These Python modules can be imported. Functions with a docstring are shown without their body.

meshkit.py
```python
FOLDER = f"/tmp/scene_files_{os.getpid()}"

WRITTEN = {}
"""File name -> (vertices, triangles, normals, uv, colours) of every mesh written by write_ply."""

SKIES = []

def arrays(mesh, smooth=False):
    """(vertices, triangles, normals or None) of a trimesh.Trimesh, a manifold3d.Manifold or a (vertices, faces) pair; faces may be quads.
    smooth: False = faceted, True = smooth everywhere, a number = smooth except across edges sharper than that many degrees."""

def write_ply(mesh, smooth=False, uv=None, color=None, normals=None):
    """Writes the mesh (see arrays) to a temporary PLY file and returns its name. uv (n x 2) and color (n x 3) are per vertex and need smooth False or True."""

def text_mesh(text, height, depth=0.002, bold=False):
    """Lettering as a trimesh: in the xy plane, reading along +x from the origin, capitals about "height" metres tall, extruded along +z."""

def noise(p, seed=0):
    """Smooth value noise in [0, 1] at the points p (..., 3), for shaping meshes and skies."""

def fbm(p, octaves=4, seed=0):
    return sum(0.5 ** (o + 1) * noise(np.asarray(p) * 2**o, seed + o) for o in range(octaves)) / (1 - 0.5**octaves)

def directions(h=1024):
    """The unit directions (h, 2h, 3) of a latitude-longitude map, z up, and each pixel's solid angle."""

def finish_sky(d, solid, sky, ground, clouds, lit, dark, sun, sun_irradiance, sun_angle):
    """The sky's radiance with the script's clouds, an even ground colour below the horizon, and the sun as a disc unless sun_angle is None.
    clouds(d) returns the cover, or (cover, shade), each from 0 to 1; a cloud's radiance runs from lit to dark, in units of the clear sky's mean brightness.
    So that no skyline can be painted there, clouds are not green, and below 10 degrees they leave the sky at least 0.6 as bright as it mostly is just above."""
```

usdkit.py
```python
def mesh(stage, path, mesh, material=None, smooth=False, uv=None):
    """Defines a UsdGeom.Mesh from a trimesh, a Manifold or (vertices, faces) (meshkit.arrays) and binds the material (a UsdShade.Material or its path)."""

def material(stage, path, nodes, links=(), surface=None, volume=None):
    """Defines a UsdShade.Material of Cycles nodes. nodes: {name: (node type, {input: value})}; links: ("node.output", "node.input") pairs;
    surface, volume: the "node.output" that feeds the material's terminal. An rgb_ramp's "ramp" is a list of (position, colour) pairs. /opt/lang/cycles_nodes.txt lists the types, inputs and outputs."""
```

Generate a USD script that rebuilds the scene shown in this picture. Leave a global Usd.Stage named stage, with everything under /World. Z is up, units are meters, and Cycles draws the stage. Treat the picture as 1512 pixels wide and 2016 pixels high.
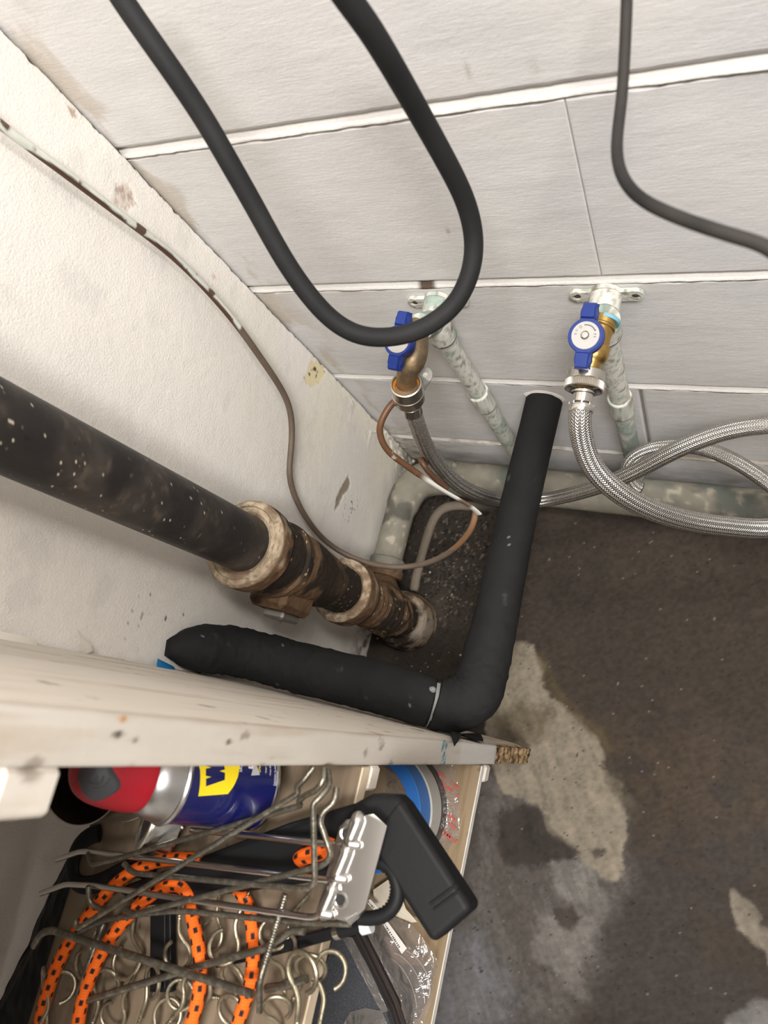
import math
import numpy as np
import trimesh
import shapely
import manifold3d as m3
from scipy.interpolate import CubicSpline, PchipInterpolator
from scipy.spatial.transform import Rotation
from pxr import Usd, UsdGeom, UsdLux, UsdShade, Sdf, Gf, Vt
import usdkit, meshkit
from meshkit import fbm, noise

stage = Usd.Stage.CreateInMemory()
UsdGeom.SetStageUpAxis(stage, 'Z')
UsdGeom.SetStageMetersPerUnit(stage, 1.0)
UsdGeom.Xform.Define(stage, '/World')
UsdGeom.Scope.Define(stage, '/World/Looks')

# ------------------------------------------------------------------ camera (solved from the wall joints, the corner and the upright pipes)
FPX, PW, PH = 1408.5, 1512, 2016
RM = np.array([[0.8917646, 0.23215556, -0.38840661], [0.11323506, -0.94553912, -0.30517798], [-0.43810241, 0.22816568, -0.86948646]])
_u, _s, _v = np.linalg.svd(RM)
RM = _u @ _v                                   # world -> camera (x right, y down, z forward)
CAM = np.array([0.49608, -0.37386, 1.14545])
cam = UsdGeom.Camera.Define(stage, '/World/camera')
cam.CreateHorizontalApertureAttr(7.3)
cam.CreateVerticalApertureAttr(7.3 * PH / PW)
cam.CreateFocalLengthAttr(7.3 * FPX / PW)
cam.CreateClippingRangeAttr(Gf.Vec2f(0.01, 100.0))
cam.CreateFStopAttr(2.4)
cam.CreateFocusDistanceAttr(0.68)
cam.CreateExposureAttr(-0.06)
_m = np.eye(4)
_m[0, :3], _m[1, :3], _m[2, :3], _m[3, :3] = RM[0], -RM[1], -RM[2], CAM
UsdGeom.Xformable(cam).AddTransformOp().Set(Gf.Matrix4d(*_m.ravel().tolist()))

# ------------------------------------------------------------------ light: two ceiling lamps on the right and a little room light
def rect_light(name, pos, target, w, h, power, color):
    l = UsdLux.RectLight.Define(stage, '/World/' + name)
    l.CreateWidthAttr(w); l.CreateHeightAttr(h)
    l.CreateIntensityAttr(power); l.CreateColorAttr(Gf.Vec3f(*color)); l.CreateNormalizeAttr(True)
    p, t = np.array(pos, float), np.array(target, float)
    z = (p - t) / np.linalg.norm(p - t)
    x = np.cross([0, 1, 0.01], z); x /= np.linalg.norm(x)
    y = np.cross(z, x)
    m = np.eye(4); m[0, :3], m[1, :3], m[2, :3], m[3, :3] = x, y, z, p
    UsdGeom.Xformable(l).AddTransformOp().Set(Gf.Matrix4d(*m.ravel().tolist()))
rect_light('ceiling_lamp', (0.85, -0.75, 2.20), (0.20, -0.30, 0.50), 0.50, 0.30, 11.0, (1.0, 0.985, 0.965))
rect_light('ceiling_lamp_001', (0.90, -0.12, 2.15), (0.20, -0.30, 0.50), 0.50, 0.20, 4.9, (1.0, 0.97, 0.93))
dome = UsdLux.DomeLight.Define(stage, '/World/room_light')
dome.CreateIntensityAttr(0.02)
dome.CreateColorAttr(Gf.Vec3f(1.0, 0.97, 0.93))

# ------------------------------------------------------------------ survey helpers: a mark of the photograph at its true distance in the room
def ray(px): return RM.T @ np.array([(px[0] - PW / 2) / FPX, (px[1] - PH / 2) / FPX, 1.0])
def at(px, ax, v):
    d = ray(px); k = 'xyz'.index(ax)
    return CAM + d * (v - CAM[k]) / d[k]
def dep(px, t): return CAM + ray(px) * t
def ats(lst):                                    # (px, py, axis, value) or (px, py, distance)
    return np.array([at(q[:2], q[2], q[3]) if len(q) == 4 else dep(q[:2], q[2]) for q in lst])

# ------------------------------------------------------------------ object helpers
USED, BASE = {}, {}
def numbered(parent, name):
    k = (parent, name); n = USED.get(k, 0); USED[k] = n + 1
    return f'{parent}/{name}' + (f'_{n:03d}' if n else '')
def custom(prim, **kw):
    for k, v in kw.items():
        if v: prim.SetCustomDataByKey({'cat': 'category'}.get(k, k), v)
def thing(name, label, cat, base=(0, 0, 0), group=None, kind=None):
    p = numbered('/World', name)
    x = UsdGeom.Xform.Define(stage, p)
    x.AddTranslateOp().Set(Gf.Vec3d(*map(float, base)))
    BASE[p] = np.array(base, float)
    custom(x.GetPrim(), label=label, cat=cat, group=group, kind=kind)
    return p
def vf(mesh):
    if hasattr(mesh, 'to_mesh'):
        q = mesh.to_mesh(); return np.array(q.vert_properties[:, :3], float), np.array(q.tri_verts, int)
    if isinstance(mesh, tuple): return np.array(mesh[0], float), np.array(mesh[1], int)
    return np.array(mesh.vertices, float), np.array(mesh.faces, int)
def obj(name, mesh, mat, parent='/World', label=None, cat=None, group=None, kind=None, smooth=35, col=None, tex=None):
    p = numbered(parent, name)
    v, f = vf(mesh)
    root = '/'.join(p.split('/')[:3])
    b = BASE.get(root)
    if b is None: b = np.zeros(3)
    v = v - b
    if col is not None or tex is not None: smooth = True
    m = usdkit.mesh(stage, p, (v, f), mat, smooth=smooth)
    api = UsdGeom.PrimvarsAPI(m)
    if col is not None:
        api.CreatePrimvar('col', Sdf.ValueTypeNames.Color3fArray, 'vertex').Set(Vt.Vec3fArray.FromNumpy(np.asarray(col, np.float32)))
    if tex is not None:
        api.CreatePrimvar('tex', Sdf.ValueTypeNames.Float3Array, 'vertex').Set(Vt.Vec3fArray.FromNumpy(np.asarray(tex, np.float32)))
    custom(m.GetPrim(), label=label, cat=cat, group=group, kind=kind)
    return p
def cat_(*ms):
    V, F, n = [], [], 0
    for m in ms:
        v, f = vf(m)
        if f.shape[1] == 4: f = np.vstack([f[:, [0, 1, 2]], f[:, [0, 2, 3]]])
        V.append(v); F.append(f + n); n += len(v)
    return np.vstack(V), np.vstack(F)
def unit(v): v = np.asarray(v, float); return v / np.linalg.norm(v)
def frame_from(z, hint=(0, 0, 1)):
    z = unit(z); h = np.array(hint, float)
    if abs(z @ unit(h)) > .98: h = np.array([1.0, 0, 0])
    x = unit(np.cross(h, z)); return np.stack([x, np.cross(z, x), z], 1)
def put(mesh, R, t):
    v, f = vf(mesh); return v @ np.asarray(R).T + np.asarray(t, float), f
def box(size, bevel=0.001):
    s = np.array(size, float) / 2; b = min(bevel, s.min() * .9); pts = []
    for i in range(3):
        for sg in np.ndindex(2, 2, 2):
            q = (np.array(sg) * 2 - 1) * s; r = q - np.sign(q) * b; r[i] = q[i]; pts.append(r)
    h = trimesh.convex.convex_hull(np.array(pts)); return np.array(h.vertices), np.array(h.faces)
def box2(a, b, bevel=0.001):
    a, b = np.minimum(a, b), np.maximum(a, b); return put(box(b - a, bevel), np.eye(3), (a + b) / 2)
def lathe(profile, n=48, origin=(0, 0, 0), axis=(0, 0, 1), closed=True):
    """profile: (radius, height) pairs, going up; capped where the radius is 0."""
    p = np.array(profile, float); th = np.linspace(0, 2 * np.pi, n, endpoint=False)
    V = np.stack([p[:, 0, None] * np.cos(th), p[:, 0, None] * np.sin(th), np.repeat(p[:, 1, None], n, 1)], -1).reshape(-1, 3)
    F = []
    for i in range(len(p) - 1):
        a = i * n + np.arange(n); b = i * n + (np.arange(n) + 1) % n
        F.append(np.stack([a, b, b + n, a + n], 1))
    F = np.vstack(F); F = np.vstack([F[:, [0, 1, 2]], F[:, [0, 2, 3]]])
    return put((V, F), frame_from(axis), origin)
def spline(P, step=0.003):
    P = np.asarray(P, float); d = np.r_[0, np.cumsum(np.maximum(np.linalg.norm(np.diff(P, axis=0), axis=1), 1e-6) ** .5)]
    cs = CubicSpline(d, P); q = cs(np.linspace(0, d[-1], 2000))
    s = np.r_[0, np.cumsum(np.linalg.norm(np.diff(q, axis=0), axis=1))]
    n = max(int(s[-1] / step), 4) + 1; t = np.linspace(0, s[-1], n)
    return np.stack([np.interp(t, s, q[:, k]) for k in range(3)], 1)
def bent(P, r=0.004, n=6):
    """A polyline with rounded corners, for bent rods."""
    P = np.asarray(P, float); out = [P[0]]
    for a, b, c in zip(P[:-2], P[1:-1], P[2:]):
        la, lc = np.linalg.norm(a - b), np.linalg.norm(c - b); k = min(r, la * .45, lc * .45)
        A, Cc = b + (a - b) / la * k, b + (c - b) / lc * k
        for t in np.linspace(0, 1, n): out.append((1 - t) ** 2 * A + 2 * t * (1 - t) * b + t * t * Cc)
    out.append(P[-1]); return np.array(out)
def tube(path, r, n=16, cap=True, wob=None, flat=None):
    """Sweeps a circle; r may vary along the path. Returns vertices, faces and (metres along, turn, 0) per vertex."""
    P = np.asarray(path, float); k = len(P); T = np.gradient(P, axis=0); T /= np.linalg.norm(T, axis=1)[:, None]
    N = np.zeros_like(P); h = np.array([0, 0, 1.0]) if abs(T[0, 2]) < .9 else np.array([1.0, 0, 0])
    N[0] = unit(np.cross(T[0], h))
    for i in range(1, k):
        q = N[i - 1] - T[i] * (N[i - 1] @ T[i]); N[i] = q / np.linalg.norm(q)
    B = np.cross(T, N); r = np.broadcast_to(np.asarray(r, float), (k,))
    th = np.linspace(0, 2 * np.pi, n, endpoint=False)
    rr = r[:, None] * np.ones(n)
    if wob is not None: rr = rr * wob
    fl = 1.0 if flat is None else np.asarray(flat, float)[:, None, None]
    V = P[:, None] + rr[..., None] * (np.cos(th)[None, :, None] * N[:, None] + fl * np.sin(th)[None, :, None] * B[:, None])
    V = V.reshape(-1, 3); F = []
    i, j = np.meshgrid(np.arange(k - 1), np.arange(n), indexing='ij'); a = i * n + j; b = i * n + (j + 1) % n
    F = np.concatenate([np.stack([a, b, b + n], -1).reshape(-1, 3), np.stack([a, b + n, a + n], -1).reshape(-1, 3)])
    s = np.r_[0, np.cumsum(np.linalg.norm(np.diff(P, axis=0), axis=1))]
    tex = np.stack([np.repeat(s, n), np.tile(np.arange(n) / n, k), np.zeros(k * n)], 1)
    if cap:
        for end, rows in ((0, np.arange(n)), (k - 1, (k - 1) * n + np.arange(n))):
            c = len(V); V = np.vstack([V, P[end]]); tex = np.vstack([tex, [s[end], 0, 1]])
            tri = np.stack([np.roll(rows, -1), rows, np.full(n, c)], 1) if end == 0 else np.stack([rows, np.roll(rows, -1), np.full(n, c)], 1)
            F = np.vstack([F, tri])
    return V, F, tex
def rod(path, r, n=10): v, f, _ = tube(path, r, n); return v, f
def grid(u, v, fn):
    """A sheet fn(U, V) -> points, over the given coordinate lists."""
    U, V = np.meshgrid(u, v, indexing='ij'); P = fn(U, V).reshape(-1, 3); n = len(v)
    i, j = np.meshgrid(np.arange(len(u) - 1), np.arange(n - 1), indexing='ij'); a = (i * n + j).ravel()
    return P, np.concatenate([np.stack([a, a + n, a + n + 1], 1), np.stack([a, a + n + 1, a + 1], 1)])
def hull(spheres, n=1):
    pts = np.vstack([trimesh.creation.icosphere(2, r).vertices + np.array(c) for c, r in spheres])
    h = trimesh.convex.convex_hull(pts); return np.array(h.vertices), np.array(h.faces)
def extrude(poly, h, R=None, t=None):
    m = trimesh.creation.extrude_polygon(poly, h, engine='earcut')
    return put(m, np.eye(3) if R is None else R, (0, 0, 0) if t is None else t)
def mixc(a, b, t): t = np.clip(np.asarray(t, float), 0, 1)[..., None]; return np.asarray(a, float) * (1 - t) + np.asarray(b, float) * t
def ss(a, b, x): t = np.clip((np.asarray(x, float) - a) / (b - a), 0, 1); return t * t * (3 - 2 * t)
def srgb(r, g, b): return tuple((c / 255 / 12.92 if c / 255 <= .04045 else ((c / 255 + .055) / 1.055) ** 2.4) for c in (r, g, b))

# ------------------------------------------------------------------ materials
MATS = {}
def M(name, base='col', rough=.5, metal=0.0, bumps=(), vary=None, spec=.5, coat=0.0, stripes=None, rough_noise=None):
    """base: a colour, or 'col' for the colour carried by the mesh. bumps: (scale xyz or number, detail, strength, distance). vary: (scale, colour2, low, high)."""
    p = '/World/Looks/' + name
    nodes = {'b': ('principled_bsdf', {'roughness': rough, 'metallic': metal, 'specular_ior_level': spec, 'coat_weight': coat}), 'geo': ('texture_coordinate', {})}
    links = []
    if isinstance(base, str):
        nodes['a'] = ('attribute', {'attribute': base}); csrc = 'a.color'; links.append((csrc, 'b.base_color'))
    else:
        nodes['b'][1]['base_color'] = tuple(base)
    if vary:
        sc, c2, lo, hi = vary
        nodes['vm'] = ('mapping', {'scale': tuple(sc) if np.ndim(sc) else (sc,) * 3})
        nodes['vn'] = ('noise_texture', {'scale': 1.0, 'detail': 6.0, 'roughness': .62})
        nodes['vr'] = ('rgb_ramp', {'ramp': [(0, tuple(base)), (lo, tuple(base)), (hi, tuple(c2)), (1, tuple(c2))]})
        links += [('geo.object', 'vm.vector'), ('vm.vector', 'vn.vector'), ('vn.fac', 'vr.fac'), ('vr.color', 'b.base_color')]
    prev = None
    for i, (sc, det, st, dist) in enumerate(bumps):
        nodes[f'm{i}'] = ('mapping', {'scale': tuple(sc) if np.ndim(sc) else (sc,) * 3})
        nodes[f'n{i}'] = ('noise_texture', {'scale': 1.0, 'detail': float(det), 'roughness': .55})
        nodes[f'k{i}'] = ('bump', {'strength': st, 'distance': dist})
        links += [('geo.object', f'm{i}.vector'), (f'm{i}.vector', f'n{i}.vector'), (f'n{i}.fac', f'k{i}.height')]
        if prev: links.append((prev, f'k{i}.normal'))
        prev = f'k{i}.normal'
    if prev: links.append((prev, 'b.normal'))
    MATS[name] = usdkit.material(stage, p, nodes, links, surface='b.BSDF')
    return MATS[name]
# ------------------------------------------------------------------ materials of the place
rng = np.random.default_rng(7)
M('paint_block', rough=.62, spec=.35, bumps=[((70, 70, 420), 4, .20, .0010), (230, 3, .22, .0008)])
M('paint_plaster', rough=.72, spec=.3, bumps=[(420, 4, .55, .0011), (60, 3, .2, .002)])
M('mortar', rough=.7, spec=.3, bumps=[(260, 4, .6, .0012)])
M('concrete_floor', rough=.78, spec=.25, bumps=[(420, 4, .35, .0008), (60, 4, .25, .002)])
FZ = 0.10                                        # floor level

def poly_at(pts, ax, v):
    keep = [k for k in range(3) if 'xyz'[k] != ax]
    return np.array([at(p, ax, v)[keep] for p in pts])
def pmask(P2, poly, soft=.004, warp=.006, scale=60, seed=1):
    """1 inside the outline, 0 outside, with a frayed edge."""
    q = np.c_[P2, np.zeros(len(P2))] * scale
    W = P2 + warp * 2.6 * (np.stack([fbm(q, 5, seed), fbm(q + 31.7, 5, seed + 9)], 1) - .5) + warp * .55 * (np.stack([fbm(q * 7, 3, seed + 3), fbm(q * 7 + 11.3, 3, seed + 5)], 1) - .5)
    pl = shapely.Polygon(poly).buffer(0); pts = shapely.points(W); shapely.prepare(pl)
    d = shapely.distance(shapely.boundary(pl), pts); d = np.where(shapely.contains(pl, pts), -d, d)
    return 1 - ss(-soft, soft, d)
def join_cols(parts):
    V, F = cat_(*[p[:2] for p in parts]); return V, F, np.vstack([p[2] for p in parts])

# ------------------------------------------------------------------ back wall: courses of painted block, raked joints
WB = thing('wall_back', None, None, kind='structure')
BLOCK = np.array([.755, .738, .722])
def block(x0, x1, z0, z1, fine, ragged=.0006, seed=0, open_a=True, open_b=True):
    st = .003 if fine else .03
    xs = np.r_[x0, np.arange(x0 + .0012, x1 - .001, st), x1 - .0012, x1]; zs = np.r_[z0, np.arange(z0 + .0012, z1 - .001, st), z1 - .0012, z1]
    xs = np.unique(np.r_[xs, x0 + .003, x1 - .003]); zs = np.unique(np.r_[zs, z0 + .003, z1 - .003])
    XS = np.r_[x0, xs, x1]; ZS = np.r_[z0, zs, z1]
    def fn(U, V):
        e = np.minimum(np.minimum((U - x0) * (1 if open_a else 6) + (0 if open_a else .0022), (x1 - U) * (1 if open_b else 6) + (0 if open_b else .0022)), np.minimum(V - z0, z1 - V))
        P = np.stack([U, 0 * U, V], -1)
        y = -.0009 * (fbm(P * [14, 1, 30] + seed, 4, 3) - .5) - .00035 * (fbm(P * [60, 1, 190] + seed, 3, 5) - .5) + .0018 * (1 - ss(0, .0035, e))
        zz = V + np.where((V <= z0 + .0035) | (V >= z1 - .0035), ragged * 4 * (fbm(P * 90 + seed, 3, 11) - .5), 0)
        y[0, :] = y[-1, :] = .03; y[:, 0] = y[:, -1] = .03
        return np.stack([U, y, zz], -1)
    v, f = grid(XS, ZS, fn)
    n = fbm(v * [9, 1, 22] + seed, 4, 21); n2 = fbm(v * [30, 1, 30], 4, 4)
    c = mixc(BLOCK * .96, BLOCK * 1.04, n) * (1 + .05 * (n2 - .5))[:, None]
    c = mixc(c, (.60, .60, .64), .35 * ss(.52, .7, fbm(v * 5 + 3, 3, 8)))
    # grime creeping up from the floor and out of the corner
    g = ss(.20, .10, v[:, 2]) * ss(.35, .6, fbm(v * 30, 4, 31)); c = mixc(c, (.36, .31, .24), .55 * g)
    g = ss(.055, .0, v[:, 0]) * ss(.46, .62, fbm(v * [60, 1, 16], 4, 33)); c = mixc(c, (.50, .42, .33), .65 * g)
    g = ss(.075, .0, np.abs(v[:, 0] - .015)) * ss(.03, .0, np.abs(v[:, 2] - .19)) * ss(.38, .55, fbm(v * 55, 4, 35)); c = mixc(c, (.22, .15, .08), .75 * g)
    g = ss(.16, .0, v[:, 0]) * ss(.27, .18, v[:, 2]) * ss(.50, .60, fbm(v * [40, 1, 70], 5, 36)); c = mixc(c, (.33, .25, .16), .7 * g)
    for px, w, h, cc in (((1050, 130), .0012, .007, (.25, .27, .2)), ((920, 140), .0008, .006, (.42, .38, .3)), ((1030, 128), .0007, .005, (.4, .38, .35)), ((745, 370), .0008, .004, (.4, .3, .2)), ((882, 455), .0006, .004, (.4, .36, .33))):
        q = at(px, 'y', 0); g = np.exp(-((v[:, 0] - q[0]) / w) ** 2 - ((v[:, 2] - q[2]) / h) ** 2); c = mixc(c, cc, .8 * g)
    return v, f, c
XV = at((1258, 760), 'y', 0)[0]
COURSES = [(-.06, .2, (.19, .59)), (.2, .4, (XV, XV + .4)), (.4, .6, (.59,)), (.6, .8, (0.371, 0.771)), (.8, 1.0, (.59,)), (1.0, 1.2, (.37,)), (1.2, 1.4, (.57,)), (1.4, 1.6, (.37,)), (1.6, 1.8, (.57,)), (1.8, 2.0, (.37,)), (2.0, 2.2, (.57,)), (2.2, 2.4, (.37,))]
for ci, (z0, z1, cuts) in enumerate(COURSES):
    edges = [-.03, *cuts] + [cuts[-1] + .4 * k for k in range(1, 5)] + [2.33]
    for bi, (a, b) in enumerate(zip(edges[:-1], edges[1:])):
        fine = a < .6 and z1 < 1.05
        gap = .0013 if (ci == 1 and abs(a - XV) < .01) else .00002
        gb = .0013 if (ci == 1 and abs(b - XV) < .01) else .00002
        v, f, c = block(a + gap, b - gb, z0 + .001, z1 - .0085, fine, seed=ci * 3.1, open_a=gap > .001, open_b=gb > .001)
        obj('block', (v, f), MATS['paint_block'], WB, col=c)
    if ci:
        xs = np.arange(-.03, .62, .0025) if z0 < 1.05 else np.array([-.03, .8, 2.33]); t = np.array([0, .2, .45, .7, .9, 1.0, 1.06])
        if z0 < 1.05: xs = np.r_[xs, 1.0, 1.6, 2.33]
        def fn(U, T, z0=z0):
            P = np.stack([U, 0 * U, 0 * U + z0], -1)
            z = z0 + .0022 - T * .0108; rag = .0022 * (fbm(P * 70 + T[..., None] * 3, 4, 17) - .5)
            y = .0085 * (1 - ss(-.1, .85, T)) - .0007 + rag * .7
            return np.stack([U, np.where(T > 1.0, .012, y), z + rag * .6], -1)
        v, f = grid(xs, t, fn)
        n = fbm(v * 45, 4, 6)
        c = mixc((.70, .67, .635), (.76, .73, .70), n)
        if z0 < .3: c = mixc(c, (.42, .34, .25), ss(.42, .6, fbm(v * 60, 4, 5)) * .7)
        if abs(z0 - .6) < .01:
            q = at((836, 555), 'y', 0)
            c = mixc(c, (.10, .07, .05), ss(.012, .006, np.abs(v[:, 0] - q[0]) + .004 * (n - .5)))
        lip_shade = ss(.0055, .0085, v[:, 1]); c = mixc(c, (.30, .26, .23), lip_shade * .6)  # shade under the block edge, put into the colour of the recessed joint
        obj('mortar_joint', (v, f), MATS['mortar'], WB, col=c)
obj('mortar_joint', box2((XV - .0018, .0020, .205), (XV + .0018, .02, .39), .0005), M('seam_mortar', (.33, .29, .25), .9), WB)
obj('wall_core', box2((-.05, .028, -.1), (2.35, .12, 2.42)), M('core', (.3, .28, .26), .9), WB)

# ------------------------------------------------------------------ left wall: painted plaster with a ragged, cracked edge in the corner
def left_wall():
    ys = np.r_[np.arange(-.80, -.03, .0024), np.arange(-.03, -.0001, .0012)]; zs = np.arange(.05, 1.16, .0024)
    def fn(U, V):
        P = np.stack([0 * U, U, V], -1)
        e = fbm(np.stack([0 * V, 0 * V, V * 26], -1), 5, 41); e2 = noise(np.stack([0 * V, 0 * V, V * 9], -1), 7)
        back = -.0004 - .007 * np.clip(fbm(np.stack([0 * V, 0 * V, V * 110], -1), 4, 43) - .55, 0, 1) - .004 * np.clip(e - .5, 0, 1)
        k = ss(-.03, 0, U)
        y = U + k * back
        x = .0016 * (fbm(P * [1, 9, 9], 4, 2) - .5) + .0003 * (fbm(P * [1, 160, 160], 3, 6) - .5)
        flak = ss(.06, 0, -U) * ss(.42, .2, V); fl = fbm(P * [1, 40, 14], 5, 13)
        x = x + flak * .0022 * (np.abs(fl - .5) < .03) + flak * .003 * (fl - .5)
        x = x + .0015 * ss(.012, 0, -U) * (fbm(P * [1, 60, 25], 4, 19) - .3) - .0025 * ss(.003, 0, -U)
        return np.stack([x, y, V], -1)
    v, f = grid(ys, zs, fn); w = v[:, 1:]
    n = fbm(v * [1, 7, 7], 5, 3)
    c = mixc((.755, .712, .66), (.80, .757, .70), n)
    c = mixc(c, (.80, .745, .60), .55 * ss(.22, .02, -w[:, 0]) * ss(.75, .35, w[:, 1]) * ss(.35, .65, fbm(v * [1, 14, 10], 4, 8)))
    c = mixc(c, (.60, .57, .54), .35 * ss(.60, .75, fbm(v * [1, 24, 24], 5, 12)))
    def mark(pts, colr, k=1.0, soft=.0012, warp=.003, scale=130, seed=1):
        nonlocal c
        m = pmask(w, poly_at(pts, 'x', 0), soft, warp, scale, seed); c = mixc(c, colr, m * k); return m
    chips = mark([(686, 935), (690, 950), (684, 968), (676, 975), (668, 995), (660, 1003), (662, 985), (672, 962)], (.30, .25, .19), 1, .0008, .0025)
    for pts in ([(232, 362), (252, 366), (268, 398), (255, 415), (236, 412), (224, 400)],):
        m = mark(pts, (.62, .52, .45), .8, .002, .005); m2 = m * ss(.5, .58, fbm(v * [1, 220, 220], 3, 3)); c = mixc(c, (.28, .19, .15), m2 * .6); chips = chips + m * .6
    m = mark([(612, 712), (632, 712), (641, 728), (632, 752), (612, 762), (598, 748)], (.76, .66, .40), .9, .0015, .004); chips = chips + m * .3
    c = mixc(c, (.10, .07, .05), m * ss(.57, .62, fbm(v * [1, 130, 130], 4, 23)))
    mark([(135, 208), (150, 216), (152, 232), (140, 226)], (.42, .30, .24), .9, .001, .003)
    mark([(420, 535), (426, 545), (420, 552), (415, 543)], (.55, .36, .25), .6, .001, .002)
    for s_, (px, r_, lo) in enumerate((((740, 1240), .05, .66), ((240, 1235), .03, .76), ((690, 1000), .03, .72), ((330, 1200), .06, .80), ((560, 1180), .05, .78))):
        q = at(px, 'x', 0)[1:]; near = ss(r_, r_ * .3, np.hypot(*(w - q).T))
        c = mixc(c, (.07, .05, .04), near * ss(lo, lo + .04, fbm(v * [1, 420, 330], 2, 50 + s_)))
    c = mixc(c, (.12, .09, .06), .85 * ss(.17, .115, w[:, 1]) * ss(.42, .6, fbm(v * [1, 90, 60], 4, 61)))       # black dirt at the floor
    c = mixc(c, (.25, .19, .13), .6 * ss(.0035, .0005, -w[:, 0]) * ss(.4, .6, fbm(v * [1, 60, 30], 4, 64)))
    c = mixc(c, (.55, .40, .22), .5 * ss(.63, .72, fbm(v * [1, 55, 80], 3, 71)) * ss(.3, .5, -w[:, 0]) * ss(.72, .85, w[:, 1]))
    v[:, 0] -= .0011 * np.clip(chips, 0, 1)
    parts = [(v, f, c)]
    for (ya, yb, za, zb) in ((-2.4, -.7998, -.05, 2.4), (-.7998, .0, 1.1575, 2.4), (-.7998, 0, -.05, .052)):
        g, h = grid(np.linspace(ya, yb, 8), np.linspace(za, zb, 8), lambda U, V: np.stack([0 * U, U, V], -1)); parts.append((g, h, np.tile((.78, .745, .70), (len(g), 1))))
    return join_cols(parts)
_v, _f, _c = left_wall()
WL = thing('wall_left', None, None, kind='structure')
obj('plaster', (_v, _f), MATS['paint_plaster'], WL, col=_c)
obj('wall_core', box2((-.12, -2.4, -.1), (-.006, .028, 2.4)), MATS['core'], WL)

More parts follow.
